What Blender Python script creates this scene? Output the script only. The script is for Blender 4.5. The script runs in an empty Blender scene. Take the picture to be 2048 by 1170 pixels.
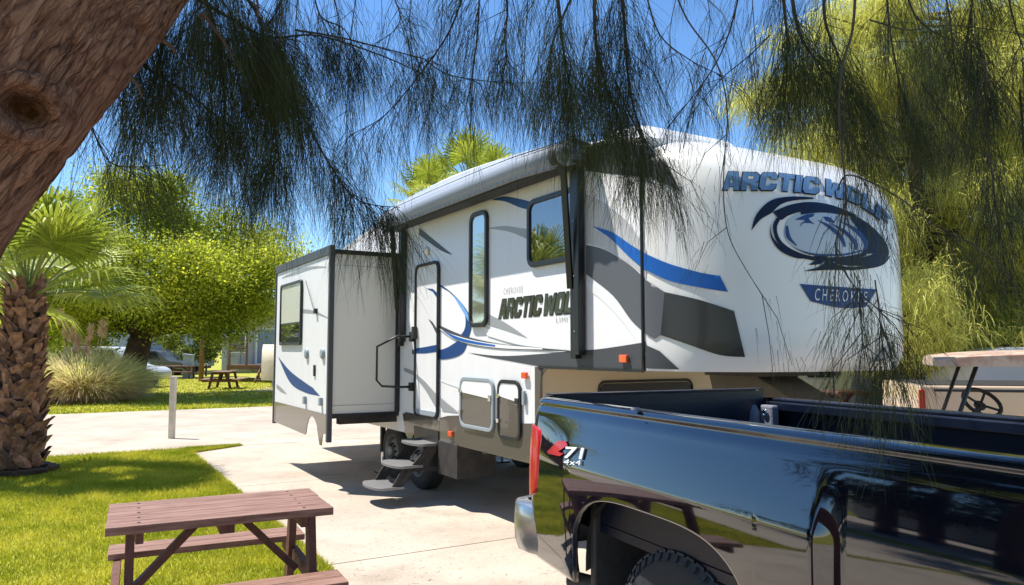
import bpy, bmesh, math, random
import numpy as np
from mathutils import Vector, Matrix, noise
from mathutils.bvhtree import BVHTree
R = math.radians
random.seed(7); rng = np.random.default_rng(7)
sc = bpy.context.scene
C = sc.collection
# ---------------------------------------------------------------- camera, sky, sun, exposure
FPX = 1500.0                                   # focal length in pixels of the 2048 px wide photograph
PITCH = math.atan(115 / FPX); EYE = 1.7
cam_d = bpy.data.cameras.new('camera'); cam = bpy.data.objects.new('camera', cam_d); C.objects.link(cam)
cam_d.sensor_width = 36; cam_d.lens = FPX / 2048 * 36; cam_d.clip_start = .05; cam_d.clip_end = 1500
cam.location = (0, 0, EYE); cam.rotation_euler = (R(90) + PITCH, 0, 0)
sc.camera = cam
SUN_DIR = Vector((-.475, .14, 1)).normalized()   # towards the sun
w = bpy.data.worlds.new("World"); sc.world = w; w.use_nodes = True
nt = w.node_tree; bg = nt.nodes['Background']
sky = nt.nodes.new('ShaderNodeTexSky'); sky.sky_type = 'NISHITA'; sky.sun_disc = False
sky.sun_elevation = math.asin(SUN_DIR.z); sky.sun_rotation = math.atan2(SUN_DIR.x, SUN_DIR.y)
sky.air_density = 1.0; sky.dust_density = 0.0; sky.ozone_density = 6.0; sky.altitude = 0
hs_ = nt.nodes.new('ShaderNodeHueSaturation'); hs_.inputs['Saturation'].default_value = 1.1; hs_.inputs['Value'].default_value = 1.0
nt.links.new(sky.outputs[0], hs_.inputs['Color']); nt.links.new(hs_.outputs[0], bg.inputs[0]); bg.inputs[1].default_value = .12
sd = bpy.data.lights.new('sun', 'SUN'); sd.energy = 5.0; sd.angle = R(.5); sd.color = (1, .95, .87)
sun = bpy.data.objects.new('sun', sd); C.objects.link(sun)
sun.rotation_euler = SUN_DIR.to_track_quat('Z', 'Y').to_euler(); sun.location = (-20, 5, 40)
sc.view_settings.view_transform = 'Standard'; sc.view_settings.look = 'None'
sc.view_settings.gamma = 1; sc.view_settings.exposure = .8
sc.cycles.max_bounces = 6; sc.cycles.transparent_max_bounces = 4
# ---------------------------------------------------------------- survey helpers: photo point -> point on a known plane
def ray(px, py):
    x = (px - 1024) / FPX; y = (585 - py) / FPX
    return Vector((x, math.cos(PITCH) - y * math.sin(PITCH), math.sin(PITCH) + y * math.cos(PITCH)))
EYEV = Vector((0, 0, EYE))
def GP(px, py, z=0.0):
    r = ray(px, py); return EYEV + r * ((z - EYE) / r.z)
def DP(px, py, d):                               # point at a depth in metres along y
    r = ray(px, py); return EYEV + r * (d / r.y)
# ---------------------------------------------------------------- materials
def nd(t, typ, **k):
    n = t.nodes.new(typ)
    for a, b in k.items(): setattr(n, a, b)
    return n
def mat(name, col, rough=.6, metal=0., col2=None, nscale=8., bump=0., bscale=None, spec=.5, coat=0., stretch=None, trans=0., island=0., detail=6, mixlo=.35, mixhi=.65, ior=None):
    m = bpy.data.materials.new(name); m.use_nodes = True; t = m.node_tree
    b = t.nodes['Principled BSDF']
    b.inputs['Roughness'].default_value = rough; b.inputs['Metallic'].default_value = metal
    b.inputs['Specular IOR Level'].default_value = spec; b.inputs['Coat Weight'].default_value = coat
    b.inputs['Coat Roughness'].default_value = .02
    if ior: b.inputs['IOR'].default_value = ior
    b.inputs['Base Color'].default_value = (*col, 1)
    out = None
    tc = nd(t, 'ShaderNodeTexCoord'); mp = nd(t, 'ShaderNodeMapping')
    t.links.new(tc.outputs['Object'], mp.inputs[0])
    if stretch: mp.inputs['Scale'].default_value = stretch
    if col2:
        n = nd(t, 'ShaderNodeTexNoise'); n.inputs['Scale'].default_value = nscale; n.inputs['Detail'].default_value = detail
        n.inputs['Roughness'].default_value = .65
        t.links.new(mp.outputs[0], n.inputs[0])
        rp = nd(t, 'ShaderNodeMapRange'); rp.inputs[1].default_value = mixlo; rp.inputs[2].default_value = mixhi
        t.links.new(n.outputs[0], rp.inputs[0])
        mx = nd(t, 'ShaderNodeMix', data_type='RGBA'); mx.inputs[6].default_value = (*col, 1); mx.inputs[7].default_value = (*col2, 1)
        t.links.new(rp.outputs[0], mx.inputs[0]); out = mx.outputs[2]
    if island:
        g = nd(t, 'ShaderNodeNewGeometry'); hs = nd(t, 'ShaderNodeHueSaturation')
        mr = nd(t, 'ShaderNodeMapRange'); mr.inputs[3].default_value = 1 - island; mr.inputs[4].default_value = 1 + island
        t.links.new(g.outputs['Random Per Island'], mr.inputs[0]); t.links.new(mr.outputs[0], hs.inputs['Value'])
        if out: t.links.new(out, hs.inputs['Color'])
        else: hs.inputs['Color'].default_value = (*col, 1)
        out = hs.outputs[0]
    if out: t.links.new(out, b.inputs['Base Color'])
    if bump:
        n2 = nd(t, 'ShaderNodeTexNoise'); n2.inputs['Scale'].default_value = bscale or nscale * 4; n2.inputs['Detail'].default_value = 8
        t.links.new(mp.outputs[0], n2.inputs[0])
        bp = nd(t, 'ShaderNodeBump'); bp.inputs['Strength'].default_value = 1; bp.inputs['Distance'].default_value = bump
        t.links.new(n2.outputs[0], bp.inputs['Height']); t.links.new(bp.outputs[0], b.inputs['Normal'])
    if trans:
        tr = nd(t, 'ShaderNodeBsdfTranslucent'); ms = nd(t, 'ShaderNodeMixShader'); ms.inputs[0].default_value = trans
        if out: t.links.new(out, tr.inputs[0])
        else: tr.inputs[0].default_value = (*col, 1)
        t.links.new(b.outputs[0], ms.inputs[1]); t.links.new(tr.outputs[0], ms.inputs[2])
        t.links.new(ms.outputs[0], t.nodes['Material Output'].inputs['Surface'])
    return m
M = {}
def concrete_mat():
    m = mat('concrete', (.40, .33, .26), .85, col2=(.52, .445, .36), nscale=.8, bump=.004, bscale=70); t = m.node_tree; b = t.nodes['Principled BSDF']
    src = b.inputs['Base Color'].links[0].from_socket; tc = nd(t, 'ShaderNodeTexCoord')
    for scl, lo, hi, mn, det in ((55, .35, .75, .80, 4), (1.7, .56, .72, .80, 8), (.35, .40, .70, .88, 3), (9, .66, .74, .72, 6)):
        n = nd(t, 'ShaderNodeTexNoise'); n.inputs['Scale'].default_value = scl; n.inputs['Detail'].default_value = det; t.links.new(tc.outputs['Object'], n.inputs[0])
        r = nd(t, 'ShaderNodeMapRange'); r.inputs[1].default_value = lo; r.inputs[2].default_value = hi; r.inputs[3].default_value = 1; r.inputs[4].default_value = mn; t.links.new(n.outputs[0], r.inputs[0])
        x = nd(t, 'ShaderNodeMix', data_type='RGBA', blend_type='MULTIPLY'); x.inputs[0].default_value = 1; t.links.new(src, x.inputs[6]); t.links.new(r.outputs[0], x.inputs[7]); src = x.outputs[2]
    t.links.new(src, b.inputs['Base Color']); return m
M['concrete'] = concrete_mat()
M['joint'] = mat('joint_dirt', (.16, .13, .10), .95)
M['grassbase'] = mat('lawn_soil', (.26, .26, .02), .95, col2=(.38, .36, .03), nscale=3, bump=.02, bscale=40)
M['blade'] = mat('grass_blade', (.29, .34, .012), .55, col2=(.60, .56, .06), nscale=1.4, trans=.35, island=.35, spec=.25)
M['bumper'] = mat('dulled_bumper_chrome', (.50, .50, .50), .24, metal=.9)
M['emblempale'] = mat('emblem_pale_blue', (.42, .48, .56), .35)
M['gloss'] = mat('glossy_dark_panel', (.028, .026, .026), .38, coat=.15)
M['slate'] = mat('slate_grey_vinyl', (.105, .112, .125), .45, spec=.3)
M['pinbox'] = mat('pin_box_brown', (.085, .072, .055), .7, col2=(.11, .095, .07), nscale=5)
M['sand'] = mat('sandy_track', (.45, .38, .26), .95, col2=(.36, .33, .18), nscale=2)
M['white'] = mat('gelcoat_white', (.80, .785, .76), .28, spec=.5, coat=.3)
M['wall'] = mat('fiberglass_wall', (.77, .765, .765), .42, col2=(.71, .705, .70), nscale=2.2, stretch=(3.5, 3.5, .35), mixlo=.42, mixhi=.9, spec=.45, bump=.0006, bscale=120)
M['cream'] = mat('slide_wall_white', (.72, .68, .61), .4, bump=.0006, bscale=90)
M['beige'] = mat('beige_bulkhead', (.56, .45, .31), .5, bump=.0008, bscale=120)
M['bronze'] = mat('bronze_skirt', (.13, .112, .095), .25, metal=.3, bump=.001, bscale=40, coat=.5)
M['charcoal'] = mat('charcoal_vinyl', (.065, .068, .074), .45, spec=.3)
M['grey'] = mat('grey_vinyl', (.30, .31, .32), .4)
M['lgrey'] = mat('light_grey_vinyl', (.47, .47, .475), .4)
M['blue'] = mat('blue_vinyl', (.01, .11, .42), .45, spec=.3)
M['dblue'] = mat('dark_blue_vinyl', (.012, .055, .19), .45, spec=.3)
M['navy'] = mat('navy_vinyl', (.012, .022, .055), .5, spec=.12)
M['steelblue'] = mat('steel_blue_vinyl', (.09, .18, .33), .45, spec=.3)
M['sky'] = mat('pale_blue_vinyl', (.18, .42, .80), .35)
M['olive'] = mat('dark_mirror_letters', (.035, .038, .015), .3, coat=.3)
M['pwhite'] = mat('plain_white_vinyl', (.78, .78, .79), .35)
M['black'] = mat('black_metal', (.012, .012, .014), .35)
M['blackp'] = mat('black_plastic', (.02, .02, .022), .6)
M['under'] = mat('chassis_black', (.018, .018, .02), .7, col2=(.05, .042, .035), nscale=6)
M['glass'] = mat('tinted_glass', (.02, .025, .03), .02, spec=1., ior=2.1)
M['glasspale'] = mat('mirror_strip_glass', (.55, .55, .50), .05, metal=.8)
M['shade'] = mat('pleated_shade_glass', (.55, .55, .46), .4, coat=.4)
M['chrome'] = mat('chrome', (.72, .72, .72), .08, metal=1.)
M['alum'] = mat('aluminium_tread', (.23, .23, .23), .5, metal=.6, bump=.003, bscale=90)
M['fabric'] = mat('awning_fabric', (.23, .27, .34), .7)
M['fabricw'] = mat('awning_white_band', (.42, .46, .50), .7)
M['tyre'] = mat('tyre_rubber', (.022, .022, .024), .75, bump=.002, bscale=80)
M['amber'] = mat('amber_lens', (.80, .10, .02), .2, coat=1.)
M['redlens'] = mat('red_lens', (.40, .006, .008), .25, coat=.6)
M['paint'] = mat('black_car_paint', (.002, .003, .009), .045, spec=.55, coat=1., ior=1.65)
M['bedliner'] = mat('navy_bed_paint', (.003, .006, .018), .35, bump=.001, bscale=50)
M['bedgrey'] = mat('grey_texture_plastic', (.16, .17, .20), .8, bump=.003, bscale=150)
M['liner'] = mat('wheel_liner', (.03, .028, .027), .65, col2=(.075, .06, .05), nscale=4, bump=.004, bscale=30)
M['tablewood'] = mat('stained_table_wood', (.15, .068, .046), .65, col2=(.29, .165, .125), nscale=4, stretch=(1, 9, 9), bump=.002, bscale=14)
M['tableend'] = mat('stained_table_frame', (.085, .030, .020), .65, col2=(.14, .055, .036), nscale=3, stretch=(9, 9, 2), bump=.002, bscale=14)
M['postwhite'] = mat('painted_post', (.66, .60, .50), .6, col2=(.5, .45, .36), nscale=6)
def bark_mat():
    m = bpy.data.materials.new('casuarina_bark'); m.use_nodes = True; t = m.node_tree; b = t.nodes['Principled BSDF']; b.inputs['Roughness'].default_value = .9; b.inputs['Specular IOR Level'].default_value = .2
    dv = (Vector((-.9, 1.6, 2.1)) * 0 + (EYEV + ray(228, -150) * (1.8 / ray(228, -150).y)) - (EYEV + ray(-190, 365) * (1.6 / ray(-190, 365).y))).normalized()
    tc = nd(t, 'ShaderNodeTexCoord'); mp = nd(t, 'ShaderNodeMapping', vector_type='TEXTURE'); mp.inputs['Rotation'].default_value = dv.to_track_quat('Z', 'Y').to_euler(); mp.inputs['Scale'].default_value = (1, 1, 4.0)
    t.links.new(tc.outputs['Object'], mp.inputs[0])
    nz = nd(t, 'ShaderNodeTexNoise'); nz.inputs['Scale'].default_value = 9; nz.inputs['Detail'].default_value = 5; t.links.new(mp.outputs[0], nz.inputs[0])
    mx = nd(t, 'ShaderNodeMix', data_type='VECTOR'); mx.inputs[0].default_value = .10; t.links.new(mp.outputs[0], mx.inputs[4]); t.links.new(nz.outputs['Color'], mx.inputs[5])
    def vor(sc_):
        v = nd(t, 'ShaderNodeTexVoronoi', feature='DISTANCE_TO_EDGE'); v.inputs['Scale'].default_value = sc_; t.links.new(mx.outputs[1], v.inputs[0])
        r = nd(t, 'ShaderNodeMapRange', interpolation_type='SMOOTHSTEP'); r.inputs[1].default_value = .0; r.inputs[2].default_value = .16; t.links.new(v.outputs[0], r.inputs[0]); return r.outputs[0]
    c1 = vor(24); c2 = vor(80)
    n2 = nd(t, 'ShaderNodeTexNoise'); n2.inputs['Scale'].default_value = 110; n2.inputs['Detail'].default_value = 9; n2.inputs['Roughness'].default_value = .7; t.links.new(mp.outputs[0], n2.inputs[0])
    def ma(op, a, b_, va=None):
        q = nd(t, 'ShaderNodeMath', operation=op)
        for k, x in enumerate((a, b_)):
            if isinstance(x, float): q.inputs[k].default_value = x
            else: t.links.new(x, q.inputs[k])
        return q.outputs[0]
    h = ma('ADD', ma('ADD', ma('MULTIPLY', c1, .34), ma('MULTIPLY', c2, .22)), ma('MULTIPLY', n2.outputs[0], .85))
    rp = nd(t, 'ShaderNodeValToRGB'); e = rp.color_ramp.elements; e[0].position = .30; e[0].color = (.07, .032, .023, 1); e[1].position = 1.0; e[1].color = (.60, .31, .20, 1)
    for p_, c_ in ((.50, (.26, .115, .072, 1)), (.80, (.43, .205, .13, 1))): q = e.new(p_); q.color = c_
    t.links.new(h, rp.inputs[0]); t.links.new(rp.outputs[0], b.inputs['Base Color'])
    bp = nd(t, 'ShaderNodeBump'); bp.inputs['Distance'].default_value = .035; bp.inputs['Strength'].default_value = 1; t.links.new(h, bp.inputs['Height']); t.links.new(bp.outputs[0], b.inputs['Normal'])
    return m
M['bark'] = bark_mat()
M['twig'] = mat('twig_bark', (.06, .045, .035), .85)
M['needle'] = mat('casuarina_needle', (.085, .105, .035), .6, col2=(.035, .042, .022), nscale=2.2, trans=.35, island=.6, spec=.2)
M['needlelit'] = mat('casuarina_needle_sunlit', (.64, .62, .15), .6, col2=(.46, .46, .10), nscale=.55, trans=.5, island=.4, spec=.2)  # brighter copy of the needle material, sunlight put into its colour
M['palmboot'] = mat('palm_boot', (.13, .058, .036), .9, col2=(.36, .195, .125), nscale=11, bump=.010, bscale=60, island=.6)
M['palmcore'] = mat('palm_core', (.05, .028, .02), .95)
M['palmleaf'] = mat('palm_leaf', (.26, .34, .03), .45, col2=(.42, .46, .06), nscale=2.5, trans=.35, island=.3, spec=.4)
M['petiole'] = mat('palm_petiole', (.22, .26, .06), .5)
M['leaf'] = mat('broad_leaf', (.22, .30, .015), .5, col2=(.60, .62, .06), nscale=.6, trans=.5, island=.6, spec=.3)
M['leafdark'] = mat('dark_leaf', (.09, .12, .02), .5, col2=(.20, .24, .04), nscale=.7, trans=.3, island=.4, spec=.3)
M['trunk'] = mat('tree_trunk_bark', (.11, .065, .04), .9, col2=(.05, .03, .02), nscale=6, bump=.03, bscale=10)
M['pampas'] = mat('pampas_dry', (.92, .60, .48), .8, col2=(.80, .66, .38), nscale=.9, trans=.5, island=.4)
M['pampasg'] = mat('pampas_green', (.60, .66, .20), .7, col2=(.90, .76, .40), nscale=1.2, trans=.5, island=.4)
M['rvwhite'] = mat('trailer_white', (.46, .48, .50), .4, col2=(.38, .41, .44), nscale=1)
M['rvblue'] = mat('home_blue_panel', (.22, .30, .38), .5)
M['rvtan'] = mat('tan_panel', (.42, .32, .22), .6)
M['deckwood'] = mat('deck_wood', (.22, .11, .07), .8, col2=(.15, .08, .05), nscale=5)
M['greybox'] = mat('grey_enamel', (.28, .33, .36), .5)
M['tarp'] = mat('dark_cover', (.055, .055, .055), .8, col2=(.09, .085, .08), nscale=3)
M['canvas'] = mat('cream_canvas', (.62, .55, .45), .8, bump=.01, bscale=6)
M['tanpaint'] = mat('tan_car_paint', (.62, .45, .31), .3, coat=.6)
M['cartroof'] = mat('cart_roof_cream', (.46, .36, .28), .5, col2=(.36, .22, .16), nscale=7, mixlo=.45, mixhi=.6)
M['darkglass'] = mat('dark_glass', (.02, .025, .03), .05, spec=.8)
M['tread'] = mat('tyre_tread', (.035, .037, .042), .8, bump=.004, bscale=70)
# ---------------------------------------------------------------- mesh builder
class MB:
    def __init__(s): s.v = []; s.f = []
    def add(s, vs, fs):
        o = len(s.v); s.v += [tuple(v) for v in vs]; s.f += [tuple(i + o for i in q) for q in fs]; return s
    def box(s, a, b, mtx=None):
        x0, y0, z0 = a; x1, y1, z1 = b
        vs = [Vector(p) for p in ((x0,y0,z0),(x1,y0,z0),(x1,y1,z0),(x0,y1,z0),(x0,y0,z1),(x1,y0,z1),(x1,y1,z1),(x0,y1,z1))]
        if mtx: vs = [mtx @ v for v in vs]
        return s.add(vs, [(0,3,2,1),(4,5,6,7),(0,1,5,4),(1,2,6,5),(2,3,7,6),(3,0,4,7)])
    def bar(s, p, q, w, h, up=(0,0,1)):            # rectangular bar between two points
        p = Vector(p); q = Vector(q); d = (q - p).normalized(); u = Vector(up)
        sx = d.cross(u).normalized(); uu = sx.cross(d)
        a = sx * w / 2; b = uu * h / 2
        vs = [p-a-b, p+a-b, p+a+b, p-a+b, q-a-b, q+a-b, q+a+b, q-a+b]
        return s.add(vs, [(0,3,2,1),(4,5,6,7),(0,1,5,4),(1,2,6,5),(2,3,7,6),(3,0,4,7)])
    def tube(s, pts, rs, n=10, cap=True):
        pts = [Vector(p) for p in pts]
        if not hasattr(rs, '__len__'): rs = [rs] * len(pts)
        o = len(s.v); ref = None
        for i, p in enumerate(pts):
            d = (pts[min(i+1, len(pts)-1)] - pts[max(i-1, 0)]).normalized()
            if ref is None: ref = d.cross(Vector((0,0,1)) if abs(d.z) < .9 else Vector((1,0,0))).normalized()
            ref = (ref - d * ref.dot(d)).normalized(); b = d.cross(ref)
            for k in range(n):
                a = 2 * math.pi * k / n
                s.v.append(tuple(p + (ref * math.cos(a) + b * math.sin(a)) * rs[i]))
        for i in range(len(pts) - 1):
            for k in range(n):
                k2 = (k + 1) % n
                s.f.append((o+i*n+k, o+i*n+k2, o+(i+1)*n+k2, o+(i+1)*n+k))
        if cap:
            s.f.append(tuple(o + k for k in range(n))[::-1]); s.f.append(tuple(o + (len(pts)-1)*n + k for k in range(n)))
        return s
    def lathe(s, c, axis, prof, n=32, ref=None):     # prof: (radius, offset along axis)
        c = Vector(c); ax = Vector(axis).normalized()
        u = ax.cross(Vector((0,0,1)) if abs(ax.z) < .9 else Vector((1,0,0))).normalized(); v = ax.cross(u)
        o = len(s.v); m = len(prof)
        for (r, h) in prof:
            for k in range(n):
                a = 2 * math.pi * k / n
                s.v.append(tuple(c + ax * h + (u * math.cos(a) + v * math.sin(a)) * r))
        for i in range(m - 1):
            for k in range(n):
                k2 = (k+1) % n; s.f.append((o+i*n+k, o+(i+1)*n+k, o+(i+1)*n+k2, o+i*n+k2))
        return s
    def prism(s, poly, a, b, axis='y'):              # polygon extruded along one axis from a to b
        n = len(poly)
        P = {'y': lambda p, t: (p[0], t, p[1]), 'x': lambda p, t: (t, p[0], p[1]), 'z': lambda p, t: (p[0], p[1], t)}[axis]
        vs = [P(p, a) for p in poly] + [P(p, b) for p in poly]
        fs = [tuple(range(n)), tuple(range(2*n-1, n-1, -1))] + [(i, (i+1) % n, n + (i+1) % n, n + i) for i in range(n)]
        return s.add(vs, fs)
    def grid(s, rows, closed=False):
        o = len(s.v); m = len(rows[0])
        for r in rows: s.v += [tuple(p) for p in r]
        for i in range(len(rows) - 1):
            for j in range(m - (0 if closed else 1)):
                j2 = (j + 1) % m; s.f.append((o+i*m+j, o+i*m+j2, o+(i+1)*m+j2, o+(i+1)*m+j))
        return s
    def build(s, name, m, parent=None, smooth=False, bevel=0, auto=None, fixn=True):
        me = bpy.data.meshes.new(name); me.from_pydata(s.v, [], s.f)
        if fixn:
            bm = bmesh.new(); bm.from_mesh(me); bmesh.ops.recalc_face_normals(bm, faces=bm.faces); bm.to_mesh(me); bm.free()
        me.materials.append(M[m] if isinstance(m, str) else m)
        o = bpy.data.objects.new(name, me); C.objects.link(o)
        if parent: o.parent = parent
        if smooth: me.shade_smooth()
        if auto: me.shade_smooth(); me.set_sharp_from_angle(angle=R(auto))
        if bevel:
            md = o.modifiers.new('bevel', 'BEVEL'); md.width = bevel; md.segments = 2; md.limit_method = 'ANGLE'; md.angle_limit = R(35)
        return o
def fast_mesh(name, verts, faces, m, parent=None, smooth=False):   # numpy arrays, all faces same size
    me = bpy.data.meshes.new(name); k = faces.shape[1]
    me.vertices.add(len(verts)); me.vertices.foreach_set('co', verts.astype(np.float32).ravel())
    me.loops.add(faces.size); me.loops.foreach_set('vertex_index', faces.astype(np.int32).ravel())
    me.polygons.add(len(faces)); me.polygons.foreach_set('loop_start', np.arange(0, faces.size, k, dtype=np.int32))
    me.update(calc_edges=True)
    me.materials.append(M[m]); o = bpy.data.objects.new(name, me); C.objects.link(o)
    if parent: o.parent = parent
    if smooth: me.shade_smooth()
    return o
def thing(name, label, cat, loc=(0,0,0), rz=0, group=None):
    o = bpy.data.objects.new(name, None); C.objects.link(o); o.location = loc; o.rotation_euler = (0, 0, rz)
    o.empty_display_size = .2
    return tag(o, label, cat, group)
def tag(o, label, cat, group=None):
    o['label'] = label; o['category'] = cat
    if group: o['group'] = group
    return o
def struct(o, kind='structure'): o['kind'] = kind; return o
def copy_tree(o, parent=None):
    c = o.copy(); C.objects.link(c)
    if parent: c.parent = parent
    for ch in list(o.children): copy_tree(ch, c)
    return c
def rrect(x0, x1, z0, z1, r, n=5):                   # rounded rectangle outline
    pts = []
    for cx, cz, a0 in ((x1-r, z1-r, 0), (x0+r, z1-r, 90), (x0+r, z0+r, 180), (x1-r, z0+r, 270)):
        for k in range(n + 1):
            a = R(a0 + 90 * k / n); pts.append((cx + r*math.cos(a), cz + r*math.sin(a)))
    return pts
def ring(mb, outer, inner, y0, y1):                  # frame between two outlines of equal length, extruded in y
    n = len(outer)
    vs = [(p[0], y0, p[1]) for p in outer] + [(p[0], y0, p[1]) for p in inner] + [(p[0], y1, p[1]) for p in outer] + [(p[0], y1, p[1]) for p in inner]
    fs = []
    for i in range(n):
        j = (i+1) % n
        fs += [(i, j, n+j, n+i), (2*n+i, 3*n+i, 3*n+j, 2*n+j), (i, 2*n+i, 2*n+j, j), (n+i, n+j, 3*n+j, 3*n+i)]
    return mb.add(vs, fs)
def spl(pts, n=6, closed=False):                     # Catmull-Rom through points
    out = []; m = len(pts)
    for i in range(m if closed else m - 1):
        P = [pts[(i + k) % m] if closed else pts[min(max(i + k, 0), m-1)] for k in (-1, 0, 1, 2)]
        for j in range(n):
            t = j / n
            out.append(tuple(.5 * (2*P[1][c] + (P[2][c]-P[0][c])*t + (2*P[0][c]-5*P[1][c]+4*P[2][c]-P[3][c])*t*t + (3*P[1][c]-P[0][c]-3*P[2][c]+P[3][c])*t**3) for c in range(len(P[1]))))
    if not closed: out.append(tuple(pts[-1]))
    return out
# ---------------------------------------------------------------- ground, drive, road
def poly_sheet(polys, z): 
    mb = MB()
    for p in polys: mb.add([(x, y, z) for x, y in p], [tuple(range(len(p)))])
    return mb
g = MB(); g.add([(-600,-600,0),(600,-600,0),(600,600,0),(-600,600,0)], [(0,1,2,3)])
struct(g.build('ground', 'grassbase'))
fR = Vector((.50662, -.86217)); lR = Vector((.86217, .50662)); OR = Vector((-1.3019, 9.291))   # trailer axes on the ground
def LR(a, b): p = OR + fR * a + lR * b; return (p.x, p.y)
# the pad the trailer stands on, cut in slabs with open joints; coordinates along / across the trailer
ex = -1.82                                            # grass edge across (b)
slabs = []
jg = .007
for a0, a1 in ((-5.35, -1.2), (-1.2, 2.72), (2.72, 7.5), (7.5, 13.5)):
    for b0, b1 in ((ex, 4.2), (4.2, 14.0)):
        slabs.append([LR(a0+jg, b0), LR(a1-jg, b0), LR(a1-jg, b1-jg), LR(a0+jg, b1-jg)])
slabs.append([LR(2.9, -10), LR(7.5-jg, -10), LR(7.5-jg, ex-jg), LR(2.9, ex-jg)])
for b0, b1 in ((-9.2, -5.25), (-22, -10.4)):
    for a0, a1 in ((-5.35, -1.2), (-1.2, 2.9)): slabs.append([LR(a0+jg, b0), LR(a1-jg, b0), LR(a1-jg, b1), LR(a0+jg, b1)])
slabs.append([LR(7.5+jg, -10), LR(13.5, -10), LR(13.5, ex-jg), LR(7.5+jg, ex-jg)])
dj = poly_sheet([[LR(-5.35, ex), LR(13.5, ex), LR(13.5, 14), LR(-5.35, 14)]], .004); struct(dj.build('driveway_joint', 'joint'))
dd = poly_sheet(slabs, .012); struct(dd.build('driveway', 'concrete'))
rd = []
for k in range(9):
    b0 = -34 + k * 7
    rd.append([LR(-14.6, b0+jg), LR(-5.35-jg*3, b0+jg), LR(-5.35-jg*3, b0+7), LR(-14.6, b0+7)])
struct(poly_sheet([[LR(-14.6, -34), LR(-5.35, -34), LR(-5.35, 29), LR(-14.6, 29)]], .006).build('road_joint', 'joint'))
struct(poly_sheet(rd, .012).build('road', 'concrete'))
struct(poly_sheet([[(-60, 45.5), (40, 45.5), (40, 48), (-60, 47)], [(-11.2,30.5),(2,33.5),(2,40),(-11,40)]], .006).build('sand_path', 'sand'))
def litter_area(n):
    a = rng.uniform(-5, 7, n); b = ex + np.abs(rng.normal(0, 1.6, n)); P = np.zeros((n, 3)); P[:, 0] = OR.x + fR.x*a + lR.x*b; P[:, 1] = OR.y + fR.y*a + lR.y*b; P[:, 2] = .0135; return P
P_ = litter_area(1100); a_ = rng.uniform(0, np.pi, len(P_)); d_ = np.stack([np.cos(a_), np.sin(a_), 0*a_], 1) * rng.uniform(.006, .03, len(P_))[:, None]; e_ = np.stack([-np.sin(a_), np.cos(a_), 0*a_], 1) * .0016
struct(fast_mesh('fallen_needles', np.stack([P_-d_-e_, P_+d_-e_, P_+d_+e_, P_-d_+e_], 1).reshape(-1, 3), np.arange(4*len(P_)).reshape(-1, 4), 'joint'), 'stuff')
# lawn blades on the near lawn and a rougher sward beyond the road
def blades(name, n, areaf, h, wd, m='blade'):
    P = areaf(n); n = len(P); a = rng.uniform(0, 2*np.pi, n); hh = h * rng.uniform(.5, 1.2, n); ww = wd * rng.uniform(.6, 1.2, n)
    d = np.stack([np.cos(a), np.sin(a), np.zeros(n)], 1); ln = rng.normal(0, .45, (n, 2)) * hh[:, None]
    v = np.zeros((n, 3, 3)); v[:, 0] = P - d*ww[:, None]; v[:, 1] = P + d*ww[:, None]
    v[:, 2] = P; v[:, 2, :2] += ln; v[:, 2, 2] += hh
    o = fast_mesh(name, v.reshape(-1, 3), np.arange(3*n).reshape(n, 3), m); return struct(o, 'stuff')
def near_area(n):
    a = rng.uniform(-5.33, 2.9, n); b = ex + 0.03*np.abs(rng.normal(size=n)) - .0 - (rng.uniform(0, 1, n)**1.5) * 6.5
    b = np.where(rng.uniform(size=n) < .04, ex + rng.uniform(-.1, .05, n), b)
    P = np.zeros((n, 3)); P[:, 0] = OR.x + fR.x*a + lR.x*b; P[:, 1] = OR.y + fR.y*a + lR.y*b
    return P[(b > -5.25)]
blades('lawn_grass', 240000, near_area, .045, .0045)
def edge_area(n):
    t = rng.uniform(0, 1, n); k = rng.integers(0, 3, n)
    a = np.where(k == 0, -5.35 + 8.25*t, np.where(k == 1, 2.9 + rng.normal(0, .03, n), -5.33 + rng.normal(0, .02, n)))
    b = np.where(k == 0, ex + rng.normal(0, .025, n), np.where(k == 1, ex - 7*t, ex - 6*t))
    P = np.zeros((n, 3)); P[:, 0] = OR.x + fR.x*a + lR.x*b; P[:, 1] = OR.y + fR.y*a + lR.y*b; P[:, 2] = .005
    return P
blades('lawn_edge_grass', 14000, edge_area, .06, .005)
tip = MB(); tip.add([(*LR(-5.33, ex-.02), .014), (*LR(-4.72, ex-.02), .014), (*LR(-5.33, -1.0), .014)], [(0,1,2)]); 
def tip_area(n):
    u = rng.uniform(0, 1, (n, 2)); s = u.sum(1) > 1; u[s] = 1 - u[s]
    a = -5.33 + .62*u[:, 0]; b = ex + .95*u[:, 1]
    P = np.zeros((n, 3)); P[:, 0] = OR.x + fR.x*a + lR.x*b; P[:, 1] = OR.y + fR.y*a + lR.y*b; P[:, 2] = .016
    return P
struct(tip.build('lawn_tip', 'grassbase')); blades('lawn_tip_grass', 9000, tip_area, .05, .006)
def far_area(n):
    a = -14.7 - rng.uniform(0, 1, n)**1.6 * 26; b = rng.uniform(-30, 6, n)
    P = np.zeros((n, 3)); P[:, 0] = OR.x + fR.x*a + lR.x*b; P[:, 1] = OR.y + fR.y*a + lR.y*b
    return P
blades('verge_grass', 70000, far_area, .07, .02)
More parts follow.
